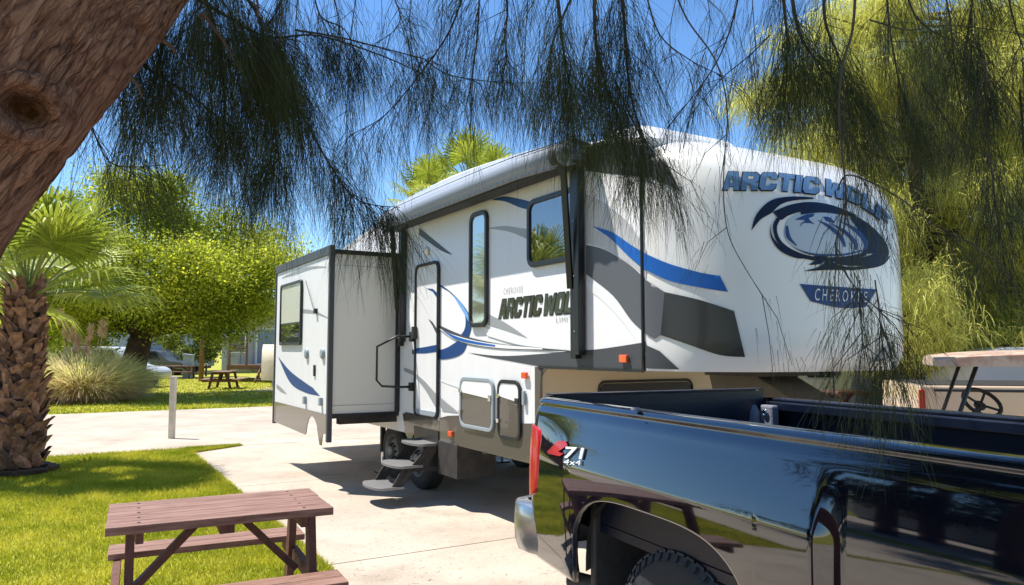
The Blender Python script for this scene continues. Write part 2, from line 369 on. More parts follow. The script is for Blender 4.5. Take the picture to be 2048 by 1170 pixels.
# ---------------------------------------------------------------- fifth wheel trailer
AZ = math.atan2(fR.y, fR.x)
RVM = Matrix.Translation((OR.x, OR.y, 0)) @ Matrix.Rotation(AZ, 4, 'Z'); RVI = RVM.inverted()
RO = RVI @ EYEV
def SP(px, py, yo=0.0):                               # photo point -> (along, height) on the trailer side plane
    d = RVI.to_3x3() @ ray(px, py); t = (yo - RO.y) / d.y; p = RO + d * t; return (p.x, p.z)
def FP(px, py, fo):                                   # photo point -> (across, height) on a plane facing forward
    d = RVI.to_3x3() @ ray(px, py); t = (fo - RO.x) / d.x; p = RO + d * t; return (p.y, p.z)
rv = thing('fifth_wheel_trailer', 'large white fifth wheel travel trailer with blue and grey swooshes parked behind the black pickup', 'travel trailer', (OR.x, OR.y, 0), AZ)
W = 2.44; FB = 3.06; F0 = 4.45; ZB = .69; ZO = 1.55; REAR = -4.6
def prof_top():
    return [(REAR, 2.95), (-3.4, 3.12), (-2.75, 3.24), (-1.6, 3.38), (-.44, 3.49), (.3, 3.60), (1.2, 3.63), (2.34, 3.58), (3.23, 3.47), (4.21, 3.33), (F0, 3.285)]
def body():
    top = spl(prof_top(), 4); mb = MB()
    low = [(F0, ZO), (FB, ZO), (FB, ZB), (REAR, ZB)]
    r = .07; out = top + low; n = len(out)
    # near side, far side and a rounded roof edge
    def sect(off, y): return [(x, y, z - (off if i < len(top) else 0)) for i, (x, z) in enumerate(out)]
    rings = [sect(r, 0), sect(r*.35, .022), sect(.0, r), sect(-.03, .6), sect(-.04, 1.22), sect(-.03, W-.6), sect(0, W-r), sect(r*.35, W-.022), sect(r, W)]
    vs = [p for q in rings for p in q]; fs = [tuple(range(n)), tuple(range((len(rings)-1)*n, len(rings)*n))[::-1]]
    for k in range(len(rings)-1):
        for i in range(n): j = (i+1) % n; fs.append((k*n+i, k*n+j, (k+1)*n+j, (k+1)*n+i))
    mb.add(vs, fs); return mb.build('body', 'wall', rv, auto=30)
body()
def cap_pt(u, wv, E=.90):
    an = math.atan2(max(0, wv), u) / math.pi; pw = 3.4 + 5.6 * an
    s = min(1., (abs(u)**pw + max(0, wv)**pw) ** (1/pw))
    F = E * max(0, 1 - s**2.6) ** .58
    lean = -.10 * max(0, wv)**2 * 1
    return (F0 + F + lean*(1-s), W/2 + u*W/2, 2.3 + wv*(.985 if wv > 0 else .75))
def cap():
    mb = MB(); N = 40
    ss = [math.sin(math.pi/2 * (i/N)) ** .8 for i in range(N+1)]     # 0..1 dense near 1
    us = [-x for x in ss[::-1]] + ss[1:]
    rows = []
    for k in range(9):
        wv = -1 + k/8; tuck = .10 * max(0, (-wv - .86) / .14)
        rows.append([(lambda p: (p[0] - tuck * (p[0]-F0), p[1], p[2]))(cap_pt(u, wv)) for u in us])
    mb.grid(rows)
    prev = None
    A = 28; rr = []
    for k in range(A+1):
        th = math.pi * k / A; c, s_ = math.cos(th), math.sin(th)
        pw = 3.4 + 5.6 * math.atan2(s_, -c) / math.pi; m = (abs(c)**pw + abs(s_)**pw) ** (1/pw)
        rr.append([cap_pt(-s*c/m, s*s_/m) for s in ss])
    mb.grid(rr)
    bt = [(F0, 0, ZO)] + [ (p[0], p[1], ZO) for p in rows[0]] + [(F0, W, ZO)]
    mb.add(bt, [tuple(range(len(bt)))])
    o = mb.build('front_cap', 'white', rv, smooth=False)
    bm = bmesh.new(); bm.from_mesh(o.data); bmesh.ops.remove_doubles(bm, verts=bm.verts, dist=.0015); bmesh.ops.recalc_face_normals(bm, faces=bm.faces); bm.to_mesh(o.data); bm.free()
    o.data.shade_smooth(); o.data.set_sharp_from_angle(angle=R(50))
    return o
capo = cap()
def bvh_of(o, M_=None):
    bm = bmesh.new(); bm.from_mesh(o.data); t = BVHTree.FromBMesh(bm); bm.free(); return t
capB = bvh_of(capo)
def hit_cap(px, py, off):
    d = (RVI.to_3x3() @ ray(px, py)).normalized(); loc, nrm, i, ds = capB.ray_cast(RO, d)
    if loc is None: return None
    if nrm.dot(d) > 0: nrm = -nrm
    return loc + nrm * off
def refine(verts2, faces, L):                          # 2d mesh -> triangles with short edges
    if len(faces) == 1:
        q = [p for i, p in enumerate(verts2) if math.hypot(p[0]-verts2[i-1][0], p[1]-verts2[i-1][1]) > 1e-4]; verts2 = q; faces = [tuple(range(len(q)))]
    bm = bmesh.new(); vs = [bm.verts.new((x, y, 0)) for x, y in verts2]
    for f in faces:
        try: bm.faces.new([vs[i] for i in f])
        except ValueError: pass
    bm.normal_update()
    bmesh.ops.triangulate(bm, faces=bm.faces[:], ngon_method='EAR_CLIP')
    for _ in range(7):
        e = [e for e in bm.edges if e.calc_length() > L]
        if not e: break
        bmesh.ops.subdivide_edges(bm, edges=e, cuts=1); bmesh.ops.triangulate(bm, faces=[f for f in bm.faces if len(f.verts) > 3])
    bm.verts.index_update(); out = ([(v.co.x, v.co.y) for v in bm.verts], [tuple(v.index for v in f.verts) for f in bm.faces]); bm.free(); return out
def decal(name, polys, m, hit, off, parent, L=18, label=None):
    mb = MB()
    for p in polys:
        v2, fs = (p if isinstance(p, tuple) else (p, [tuple(range(len(p)))]))
        v2, fs = refine(v2, fs, L); pts = [hit(x, y, off) for x, y in v2]
        ok = [q is not None for q in pts]
        mb.add([q if q is not None else (0,0,-5) for q in pts], [f for f in fs if all(ok[i] for i in f)])
    bm = bmesh.new(); me = bpy.data.meshes.new(name); me.from_pydata(mb.v, [], mb.f)
    bm.from_mesh(me); bmesh.ops.delete(bm, geom=[v for v in bm.verts if not v.link_faces], context='VERTS'); bm.to_mesh(me); bm.free()
    me.materials.append(M[m]); o = bpy.data.objects.new(name, me); C.objects.link(o); o.parent = parent
    if hit is not side_hit: me.shade_smooth()
    if label: o['label'] = label
    return o
def side_hit(px, py, off): a, z = SP(px, py, -off); return Vector((a, -off, z))
def slide_hit(px, py, off): a, z = SP(px, py, -SD-off); return Vector((a, -SD-off, z))
def text2d(s, shear=0., bold=0., space=1.):
    cu = bpy.data.curves.new('t', 'FONT'); cu.body = s; cu.shear = shear; cu.offset = bold; cu.space_character = space; cu.resolution_u = 3
    o = bpy.data.objects.new('t', cu); C.objects.link(o); dg = bpy.context.evaluated_depsgraph_get(); dg.update()
    me = o.evaluated_get(dg).to_mesh(); v = [(p.co.x, p.co.y) for p in me.vertices]; f = [tuple(q.vertices) for q in me.polygons]
    o.evaluated_get(dg).to_mesh_clear(); C.objects.unlink(o); bpy.data.objects.remove(o); bpy.data.curves.remove(cu)
    x0 = min(p[0] for p in v); x1 = max(p[0] for p in v); y0 = min(p[1] for p in v); y1 = max(p[1] for p in v)
    return [((p[0]-x0)/(x1-x0), (p[1]-y0)/(y1-y0)) for p in v], f
def interp(x, tab):
    for (a, b), (c, d) in zip(tab, tab[1:]):
        if x <= c: return b + (d-b) * (x-a) / (c-a)
    return tab[-1][1]
# --- side graphics (each a thin vinyl shape on the wall)
S = lambda *p: spl(p, 5)
def sidev(name, polys, m, off, label=None): return decal(name, polys, m, side_hit, off, rv, 400, label)
sidev('grey_swoosh', [S((1172,490),(1210,500),(1260,530),(1292,560)) + [(1292,668)] + S((1292,668),(1262,640),(1225,590),(1172,548))], 'slate', .003, 'wide grey swoosh on the forward wall')
sidev('white_swoosh', [S((1172,560),(1215,590),(1262,648),(1292,690)) + [(1292,705)] + S((1292,712),(1250,650),(1205,602),(1172,577))], 'pwhite', .003)
sidev('pale_panel', [[(1172,385)] + S((1172,388),(1215,410),(1260,450),(1292,500)) + [(1292,560)] + S((1292,556),(1260,528),(1210,498),(1172,486))], 'lgrey', .002)
sidev('blue_swoosh', [S((1184,452),(1225,465),(1262,490),(1292,508)) + [(1292,542)] + S((1292,542),(1260,515),(1222,478),(1184,452))], 'blue', .005, 'bright blue swoosh running onto the front cap')
sidev('lower_band', [S((935,705),(1000,712),(1080,708),(1140,702)) + S((1140,702),(1200,698),(1292,684)) + [(1292,742), (1100,733)] + S((1080,733),(1020,722),(970,713),(935,705))], 'charcoal', .003, 'dark grey band sweeping above the beige bulkhead')
sidev('dark_spear', [S((976,628),(1010,645),(1055,676)) + S((1055,676),(1015,662),(976,650))], 'grey', .003)
sidev('upper_wedge', [[(838,455), (905,510)] + S((905,510),(880,500),(838,470))], 'charcoal', .003)
sidev('upper_blue_swoosh', [S((985,398),(1010,393),(1040,398),(1066,405)) + S((1064,421),(1040,415),(1010,403),(985,400))], 'dblue', .003)
sidev('mid_grey_swoosh', [S((978,456),(1010,452),(1058,459)) + S((1058,480),(1020,464),(978,457))], 'grey', .003)
sidev('crescent', [S((856,564),(885,572),(915,597),(936,625),(943,650),(938,672)) + S((938,672),(927,704),(900,717),(860,718),(824,708)) + S((824,699),(860,702),(890,697),(915,682)) + S((918,675),(930,655),(928,625),(905,590),(884,575),(856,564))], 'dblue', .004, 'dark blue crescent beside the entry door')
sidev('crescent_streak', [S((905,588),(925,610),(942,640)) + S((940,648),(925,622),(905,588))], 'sky', .006)  # pale blue vinyl streak along the crescent
sidev('spear', [S((862,640),(882,652),(930,672),(990,686),(1060,694),(1140,701)) + S((1140,703),(1060,700),(990,697),(925,686),(885,664),(862,640))], 'charcoal', .006)
sidev('spear_light', [S((872,652),(900,667),(950,681),(1010,690),(1085,696)) + S((1085,699),(1010,697),(950,690),(905,677),(872,652))], 'pwhite', .008)
sidev('spear_blue', [S((884,660),(915,674),(950,683),(990,690)) + S((990,693),(950,688),(912,679),(884,660))], 'blue', .010)
sidev('white_flare', [S((966,655),(1020,668),(1080,690),(1105,695)) + S((1105,697),(1040,690),(975,672))], 'pwhite', .007)
sidev('door_swoosh', [S((808,735),(840,750),(870,785),(918,826)) + [(884,822)] + S((884,818),(870,795),(845,762),(808,742))], 'grey', .005)
sidev('lower_flare', [S((868,757),(900,770),(925,778)) + S((925,766),(900,762),(868,757))], 'pwhite', .004)
sidev('roof_corner_graphic', [[(1172,292),(1230,285),(1292,290),(1300,355),(1230,348),(1172,342)]], 'charcoal', .003)
# lettering on the side wall
def put_text(name, s, hit, fx, m, off, parent, L, **k):
    v, f = text2d(s, **k); mb = ([fx(x, y) for x, y in v], f); return decal(name, [mb], m, hit, off, parent, L)
a0, z0 = SP(1000, 636); a1, z1 = SP(1140, 622)
def st(x, y, dz=0., h=.17, wd=1.12, da=0.): return (a0 + da + x*wd, z0 + .004 + y*h + dz)
def put_side_text(name, s, m, off, da, dz, wd, h, **k):
    v, f = text2d(s, **k); mb = MB(); mb.add([(a0 + da + x*wd, -off, z0 + dz + y*h) for x, y in v], f); return mb.build(name, m, rv, fixn=False)
GL = {'A': (1.0, [(0,0),(.2,1),(.8,1),(1,0),(.64,0),(.60,.20),(.50,.20),(.50,.42),(.58,.42),(.52,.76),(.48,.76),(.42,.42),(.50,.42),(.50,.20),(.40,.20),(.36,0)]),
 'R': (1.0, [(0,0),(0,1),(.8,1),(1,.85),(1,.55),(.85,.42),(1,0),(.64,0),(.52,.36),(.5,.36),(.5,.58),(.64,.58),(.64,.76),(.36,.76),(.36,.58),(.5,.58),(.5,.36),(.36,.36),(.36,0)]),
 'C': (1.0, [(.18,0),(0,.18),(0,.82),(.18,1),(.82,1),(1,.82),(1,.62),(.64,.62),(.64,.76),(.36,.76),(.36,.24),(.64,.24),(.64,.38),(1,.38),(1,.18),(.82,0)]),
 'T': (.95, [(.32,0),(.32,.74),(0,.74),(0,1),(1,1),(1,.74),(.68,.74),(.68,0)]), 'I': (.40, [(0,0),(0,1),(1,1),(1,0)]),
 'W': (1.35, [(.10,0),(0,1),(.26,1),(.30,.40),(.38,.9),(.62,.9),(.70,.40),(.74,1),(1,1),(.90,0),(.60,0),(.5,.50),(.40,0)]),
 'O': (1.0, [(.5,0),(.18,0),(0,.18),(0,.82),(.18,1),(.82,1),(1,.82),(1,.18),(.82,0),(.5,0),(.5,.24),(.64,.24),(.64,.76),(.36,.76),(.36,.24),(.5,.24)]),
 'L': (.85, [(0,0),(0,1),(.36,1),(.36,.26),(1,.26),(1,0)]), 'F': (.9, [(0,0),(0,1),(1,1),(1,.74),(.36,.74),(.36,.60),(.88,.60),(.88,.36),(.36,.36),(.36,0)])}
def heavy(s_, gap=.08, grow=0., slant=.22, solid=False):      # heavy block lettering as (outline list), laid out in 0..1 x 0..1
    x = 0; out = []
    for ch in s_:
        if ch == ' ': x += .22; continue
        wd, p = GL[ch]
        out.append([(x + u*wd, v) for u, v in p]); x += wd + gap
    T = x - gap; res = []
    for p in out:
        cx = (min(a for a, b in p) + max(a for a, b in p)) / 2; hwid = (max(a for a, b in p) - cx)
        q = [((cx + (a-cx)*(1 + grow/hwid) if hwid else a), .5 + (b-.5)*(1 + 2*grow)) for a, b in p]
        res.append([((a + slant*(b-.5)) / T, b) for a, b in q])
    return res
def heavy_side(name, s_, m, off, wd, h, **k):
    mb = MB()
    for p in heavy(s_, **k):
        v2, fs = refine(p, [tuple(range(len(p)))], 9); mb.add([(a0 + x*wd, -off, z0 + y*h) for x, y in v2], fs)
    return mb.build(name, m, rv, fixn=False)
heavy_side('side_lettering_outline', 'ARCTIC WOLF', 'black', .003, 1.36, .172, grow=.07, slant=.34)
heavy_side('side_lettering', 'ARCTIC WOLF', 'olive', .006, 1.36, .172, slant=.34)
put_side_text('side_small_lettering', 'CHEROKEE', 'lgrey', .003, .07, .225, .36, .06, bold=.0, space=1.4)
put_side_text('side_limited_lettering', 'LIMITED', 'lgrey', .003, .98, -.075, .36, .045, bold=.0, space=1.3)
# --- cap graphics
def capv(name, polys, m, off, label=None, L=14): return decal(name, polys, m, hit_cap, off + .003, rv, L*.6, label)
capv('cap_blue_swoosh', [S((1293,508),(1340,528),(1400,545),(1440,552)) + [(1456,584)] + S((1456,584),(1400,575),(1340,562),(1293,540))], 'blue', .004)
capv('cap_charcoal_panel', [S((1330,584),(1400,600),(1468,622)) + [(1490,714)] + S((1490,714),(1440,710),(1380,690),(1322,670))], 'gloss', .004, 'glossy charcoal panel on the front cap')
capv('cap_grey_panel', [S((1293,560),(1330,584)) + [(1322,670)] + [(1310,678),(1293,668)]], 'slate', .004)
capv('cap_lower_corner', [[(1293,690),(1320,702),(1365,744),(1293,742)]], 'charcoal', .004)
capv('cap_top_panel', [[(1300,290),(1322,300),(1362,384)] + S((1362,384),(1320,362),(1297,352))], 'charcoal', .004)
bl = [(1447,381),(1550,382),(1650,392),(1700,404),(1740,424),(1778,462)]
px_ = [(0,1447),(.585,1648),(.62,1660),(1,1776)]; hh_ = [(0,36),(.6,32),(1,26)]
def capt(x, y, grow=0.): X = interp(x, px_); return (X + (y-.5)*3, interp(X, bl) - y*interp(x, hh_))
def capt2(x, y): return capt(x*1.012-.006, -.10 + y*1.20)
capv('cap_lettering_outline', [[capt(x, y) for x, y in p] for p in heavy('ARCTIC WOLF', grow=.05, slant=.05)], 'navy', .006, L=6)
capv('cap_lettering', [[capt(x, y) for x, y in p] for p in heavy('ARCTIC WOLF', slant=.05)], 'steelblue', .011, L=6)
capv('cap_nameplate', [[(1599,568)] + S((1599,568),(1680,574),(1753,579)) + [(1731,612)] + S((1731,614),(1680,616),(1621,603))], 'dblue', .004, 'blue nameplate under the emblem')
def npx(x, y): return (1627 + x*103 + (y)*1.5, 601 + 4*x - y*(24 - 3*x))
put_text('nameplate_lettering', 'CHEROKEE', hit_cap, npx, 'pwhite', .012, rv, 8, bold=-.006, space=1.5)
# the swirling emblem, built from swooshes
em = []
em.append(S((1502,462),(1512,430),(1540,402),(1580,394),(1626,396)) + S((1626,399),(1585,402),(1560,410),(1545,424)) + S((1540,428),(1520,440),(1502,462)))
em.append(S((1545,424),(1580,410),(1620,405),(1665,412),(1710,430)) + S((1710,434),(1665,422),(1630,420),(1600,424),(1575,432),(1563,440),(1555,436)))
em.append(S((1563,434),(1553,455),(1560,480),(1585,500),(1625,513),(1680,514),(1730,505)) + S((1732,511),(1690,522),(1640,523),(1590,512),(1556,488),(1545,455),(1552,436)))
em.append(S((1541,446),(1545,475),(1570,500),(1605,513),(1632,512)) + S((1628,514),(1595,517),(1560,502),(1541,474),(1541,446)))
em.append(S((1700,428),(1735,448),(1765,478),(1776,505),(1768,520)) + S((1768,520),(1740,530),(1700,532),(1670,528)) + S((1670,518),(1710,516),(1745,508),(1752,492),(1740,470),(1700,440)))
em.append(S((1632,510),(1628,522),(1616,529)) + S((1620,530),(1640,528),(1652,516)) + [(1655,510)])
em.append(S((1608,542),(1640,532),(1655,516)) + S((1660,520),(1675,530),(1710,534),(1760,524),(1778,510)) + S((1778,514),(1760,532),(1710,540),(1655,540),(1608,543)))
em.append(S((1700,440),(1735,462),(1752,486),(1750,506)) + S((1750,506),(1735,508),(1722,506)) + S((1722,506),(1728,486),(1716,462),(1700,440)))
em.append(S((1600,424),(1640,417),(1690,424),(1715,436)) + S((1715,436),(1680,430),(1640,426),(1600,430)))
capv('emblem_swirl', em, 'navy', .005, 'navy swirl emblem on the front cap')
ed = [S((1588,440),(1610,430),(1628,428)) + S((1624,434),(1616,438),(1628,449)) + S((1620,447),(1605,447),(1600,454)) + S((1600,448),(1608,441),(1588,440)),
      S((1645,434),(1658,436),(1668,446)) + S((1662,446),(1650,442),(1645,434)),
      S((1672,440),(1712,458),(1734,484),(1730,500)) + S((1726,500),(1724,484),(1705,462),(1672,440)),
      S((1655,445),(1690,462),(1712,484),(1712,500)) + S((1707,500),(1704,486),(1684,466),(1655,445)),
      S((1580,492),(1620,506),(1680,508),(1722,500)) + S((1722,503),(1680,512),(1620,510),(1580,492)),
      S((1632,440),(1660,452),(1684,474),(1690,494)) + S((1686,494),(1676,476),(1654,456),(1632,440)),
      S((1570,452),(1572,475),(1592,493)) + S((1592,490),(1580,474),(1575,452))]
capv('emblem_detail', ed, 'dblue', .006)
capv('emblem_fill', [S((1575,440),(1600,426),(1640,424),(1680,432),(1720,450),(1745,480),(1740,503),(1690,512),(1640,512),(1590,496),(1568,470),(1575,440))], 'emblempale', .003)
capv('chin_graphic', [[(1736,726),(1787,680),(1786,712)]], 'grey', .004)
# edge trims and seams
mb = MB(); mb.tube([(F0+.005, -.006, z) for z in np.linspace(ZO, 3.2, 12)] + [(F0+.005, .04, 3.262)], .013, 8)
mb.build('cap_seam', 'black', rv, smooth=True)
mb = MB(); mb.tube([(-4.6, -.01, ZO-.0), (-1, -.01, ZO)], .001, 4)
mb = MB(); mb.box((FB-.02, -.012, ZO-.012), (F0, .01, ZO+.012)); mb.build('overhang_trim', 'black', rv)
top = spl(prof_top(), 4)
mb = MB(); mb.tube([(x, .012, z-.02) for x, z in top], .022, 8); mb.build('gutter_rail', 'pwhite', rv, smooth=True)
# lower bronze skirt, baggage doors
mb = MB()
mb.prism([(.99, ZB), (.99, .945), (1.2, .985), (1.6, 1.02), (2.6, 1.02), (2.98, 1.05), (2.98, ZB)], -.008, 0); mb.prism([(.30, ZB), (.30, .94), (-.02, .94), (-.02, ZB)], -.008, 0)
mb.prism([(.30, ZB+.10), (.30, .91), (.99, .91), (.99, ZB+.10)], -.010, 0)
mb.box((2.98, -.006, ZB), (3.06, 0, ZO)); mb.build('skirt', 'bronze', rv)
for i, (x0, x1, z0_, z1_) in enumerate(((1.52, 2.25, .90, 1.42), (2.33, 2.76, .86, 1.42))):
    dm = MB(); dm.prism(rrect(x0+.03, x1-.03, z0_+.03, z1_-.03, .07), -.022, -.009); d = dm.build('baggage_door', 'bronze', rv, bevel=.003)
    t_ = MB(); ring(t_, rrect(x0, x1, z0_, z1_, .10), rrect(x0+.035, x1-.035, z0_+.035, z1_-.035, .07), -.030, -.008); t_.build('frame', 'black' if i else 'greybox', d, bevel=.004)
    u_ = MB(); u_.prism([(x0+.036, z1_-.16), (x1-.036, z1_-.20), (x1-.036, z1_-.06), (x1-.06, z1_-.036), (x0+.06, z1_-.036), (x0+.036, z1_-.06)], -.025, -.0225); u_.build('white_panel', 'pwhite', d)
    h_ = MB(); 
    for q in (.30, .72): hg = MB(); hg.box((x0+.01, -.045, z0_+(z1_-z0_)*q-.02), (x0+.05, -.03, z0_+(z1_-z0_)*q+.02)); hg.build('hinge', 'chrome', d, bevel=.003)
    h_.box((x1-.08, -.042, z1_-.22), (x1-.03, -.028, z1_-.16)); h_.build('latch', 'chrome', d, bevel=.003)
sw = MB(); sw.box((2.79, -.03, 1.2), (2.83, -.006, 1.33)); sw.build('outlet_cover', 'greybox', rv, bevel=.004)
# forward bulkhead under the overhang
mb = MB(); mb.prism(rrect(-.02+.03, W-.05, ZB+.01, ZO-.005, .10), FB, FB+.02, axis='x'); mb.build('bulkhead', 'beige', rv, bevel=.008)
edge = MB(); o_ = rrect(0, W, ZB, ZO+.06, .13); edge.tube([(FB+.012, p[0], p[1]) for p in o_ if p[0] < 1 and p[1] > .8], .014, 6); edge.build('bulkhead_trim', 'bronze', rv, smooth=True)
y0_, zt = FP(1200, 768, FB+.02); y1_, _ = FP(1380, 768, FB+.02); _, zb = FP(1300, 792, FB+.02)
mb = MB(); mb.prism(rrect(y0_, y1_, zb-.10, zt, .06), FB+.02, FB+.032, axis='x'); sl = mb.build('bulkhead_window', 'blackp', rv)
mb = MB(); oo = rrect(y0_-.02, y1_+.02, zb-.12, zt+.02, .07); ii = rrect(y0_, y1_, zb-.10, zt, .06); n = len(oo)
mb.tube([(FB+.03, p[0], p[1]) for p in oo] + [(FB+.03, oo[0][0], oo[0][1])], .012, 6); mb.build('window_frame', 'blackp', sl, smooth=True)
# windows on the side
def side_window(x0, x1, z0, z1, r, gm, fr='black', fw=.04, y=0., parent=None, name='window'):
    a = MB(); a.prism(rrect(x0+.02, x1-.02, z0+.02, z1-.02, r*.8), y-.018, y-.001); wn = a.build(name, gm, parent or rv)
    b = MB(); ring(b, rrect(x0, x1, z0, z1, r), rrect(x0+fw, x1-fw, z0+fw, z1-fw, r*.65), y-.034, y-.0005); b.build('frame', fr, wn, bevel=.006)
    return wn
side_window(2.885, 3.72, 2.44, 3.06, .10, 'glass', fw=.045)
xa, za = SP(943, 425); xb, zb_ = SP(973, 655)
wn = side_window(xa, xb+.05, 1.93, 3.12, .10, 'glasspale', fw=.045)
st_ = MB(); st_.prism(rrect(3.30, 3.36, 2.50, 2.60, .004), -.021, -.0185); 
# entry door
dx0, dx1, dz0, dz1 = .30, .975, .915, 2.72
dm = MB(); dm.prism(rrect(dx0+.02, dx1-.02, dz0+.02, dz1-.02, .07), -.016, -.001); dr = dm.build('entry_door', 'wall', rv)
fr = MB(); ring(fr, rrect(dx0, dx1, dz0, dz1, .10), rrect(dx0+.035, dx1-.035, dz0+.035, dz1-.035, .08), -.034, -.0005); fr.build('frame', 'black', dr, bevel=.005)
kk = MB(); kk.box((dx0+.04, -.026, dz0+.03), (dx1-.04, -.012, dz0+.09)); kk.build('sill', 'greybox', dr)
hd = MB(); hd.box((.30, -.07, 1.83), (.38, -.02, 1.98)); hd.box((.27, -.05, 1.87), (.31, -.02, 1.93)); hd.build('handle', 'blackp', dr, bevel=.008)
dec = [('door_crescent', [(dx0+.03,1.66),(.6,1.66),(dx1-.04,1.68),(dx1-.04,1.76),(.6,1.735),(dx0+.03,1.72)], 'dblue'), ('door_sweep', [(dx0+.04,1.37),(.6,1.25),(dx1-.04,1.04),(dx1-.04,1.20),(.62,1.33),(dx0+.04,1.42)], 'grey'),
       ('door_tip', [(.62,2.42),(.8,2.37),(dx1-.04,2.28),(dx1-.04,2.34),(.8,2.40)], 'dblue'), ('door_spear', [(.68,2.06),(.8,1.98),(dx1-.04,1.86),(dx1-.04,1.93),(.8,2.02)], 'charcoal')]
for nm, p, m_ in dec: q = MB(); q.prism(p, -.0185, -.0165); q.build(nm, m_, dr)
# folding grab handle
gp = [SP(826, 665, -.05), SP(772, 700, -.35), SP(772, 755, -.35), SP(790, 766, -.30), SP(828, 768, -.05)]
hx = [(.24, -.04, 1.86), (.22, -.20, 1.87), (.10, -.42, 1.74), (.10, -.42, 1.34), (.12, -.36, 1.27), (.22, -.18, 1.26), (.25, -.04, 1.26)]
mb = MB(); mb.tube(hx, .014, 8); gh = mb.build('grab_handle', 'black', rv, smooth=True)
mb = MB(); mb.box((.20, -.06, 1.80), (.29, 0, 1.92)); mb.box((.20, -.06, 1.21), (.29, 0, 1.31)); mb.build('bracket', 'blackp', gh, bevel=.01)
# marker lights
for (x, z) in ((4.25, 1.635), (2.83, 1.47), (1.30, .80)):
    a = MB(); a.box((x-.045, -.035, z-.03), (x+.045, -.008, z+.03)); a.build('marker_light', 'amber', rv, bevel=.008)
sc_ = MB(); sc_.lathe((.62, -.012, 2.86), (0, -1, 0), [(0, .05), (.03, .05), (.045, .02), (.05, 0)], 14); sc_.build('porch_light', 'pwhite', rv)
# awning: fabric flap from the gutter down to a roll, two arms
ax0, ax1 = -.30, 3.86
def rowpts(y, dz, k=None): return [(x, y, interp(x, [(-.44,3.49),(.3,3.60),(1.2,3.63),(2.34,3.58),(3.23,3.47),(4.0,3.36)]) + dz) for x in np.linspace(ax0, ax1, 24)]
aw = MB()
xs = np.linspace(ax0, ax1, 24)
gut = rowpts(-.01, -.02); roll = [(x, -.27, 3.38 - .04*max(0, (x-3)/1)) for x in xs]
mid = [(x, -.17, (a_[2]+b_[2])/2 + .035) for x, a_, b_ in zip(xs, gut, roll)]
aw.grid([gut, mid, roll]); fl = aw.build('awning', 'fabric', rv, smooth=True)
bnd = MB(); bnd.grid([[(p[0], p[1]-.004, p[2]+.006) for p in [(x, -.115, a_[2]*.55+b_[2]*.45+.035) for x, a_, b_ in zip(xs, gut, roll)]], [(p[0], p[1]-.004, p[2]+.006) for p in [(x, -.225, a_[2]*.2+b_[2]*.8+.02) for x, a_, b_ in zip(xs, gut, roll)]]]); bnd.build('white_stripe', 'fabricw', fl)
rl = MB(); rl.tube([(x, -.205, 3.31 - .05*max(0, x-3)) for x in (ax0, 1, 2, 3, ax1)], .095, 18); rl.build('roll', 'fabric', fl, smooth=True)
rb = MB(); rb.bar((ax0, -.12, 3.215), (ax1, -.12, 3.20), .16, .035); rb.build('roller_bar', 'blackp', fl, bevel=.008)
sc2 = MB()
for i in range(30):                                    # scalloped valance hem hanging under the roll
    x = .4 + i*.112; zz_ = 3.215 - .05*max(0, x-3); sc2.add([(x, -.262, zz_+.03), (x+.02, -.262, zz_), (x+.056, -.262, zz_-.012), (x+.092, -.262, zz_), (x+.112, -.262, zz_+.03)], [(0,1,2,3,4)])
sc2.build('valance', 'fabric', fl)
for x0 in (-.16, 3.61):
    ar = MB(); ar.box((x0, -.06, 1.63 if x0 > 1 else 1.75), (x0+.075, 0, 3.2)); ar.box((x0+.085, -.085, 1.66 if x0 > 1 else 1.8), (x0+.155, -.02, 3.2))
    ar.bar((x0+.03, -.075, 2.2), (x0+.10, -.19, 3.22), .05, .04); a_ = ar.build('awning_arm', 'black', rv, bevel=.006)
    e = MB(); e.lathe((x0+.03 if x0 < 1 else x0+.1, -.205, 3.31 if x0 < 1 else 3.27), (1, 0, 0), [(0, -.06), (.098, -.05), (.102, 0), (.098, .05), (0, .06)], 20); e.build('end_cap', 'blackp', a_, smooth=True)
    b = MB()
    for z in (1.85, 2.3, 2.75): b.lathe((x0+.1, -.086, z), (0, -1, 0), [(.008, 0), (.006, .006), (0, .007)], 8)
    b.build('rivet', 'chrome', a_)
# slide-out
SD = .88; sx0 = -3.03; sx1 = -.235; sz0, sz1 = .93, 2.90
mb = MB(); mb.box((sx0+.02, -SD+.02, sz0), (sx1-.012, .02, sz1)); so = mb.build('slide_out', 'cream', rv)
mb = MB(); mb.box((sx0, -SD-.012, .90), (sx1, -SD+.02, 2.955)); so2 = mb.build('slide_fascia', 'wall', rv)
mb = MB(); mb.box((sx0-.01, -SD-.03, 2.86), (sx1+.01, -SD+.03, 2.975)); mb.box((sx1-.055, -SD-.03, .60), (sx1+.01, -SD+.03, 2.86)); mb.box((sx0-.01, -SD-.03, .60), (sx0+.04, -SD+.03, 2.86)); mb.build('fascia_trim', 'charcoal', so2, bevel=.006)
mb = MB(); arch = [(sx0+.04, .66), (sx0+.04, .93), (sx1-.056, .93), (sx1-.056, .66)]
wa = spl([(-.62-.02, .66), (-.72, .79), (-.90, .86), (-1.08, .80), (-1.18, .62)], 5)
outl = [(sx0+.04, .93), (sx0+.04, .63), (-1.22, .60)] + wa[::-1] + [(-.56, .54), (-.48, .54), (-.44, .68)] + [(sx1-.056, .70), (sx1-.056, .93)]
mb.prism(outl, -SD-.022, -SD-.0125); mb.build('fascia_skirt', 'bronze', so2)
a_, z_ = SP(565, 568, -SD-.012); b_, z2_ = SP(604, 690, -SD-.012)
wn = side_window(a_, b_, z2_, SP(604, 560, -SD)[1], .05, 'shade', fw=.035, y=-SD-.012, parent=rv, name='slide_window')
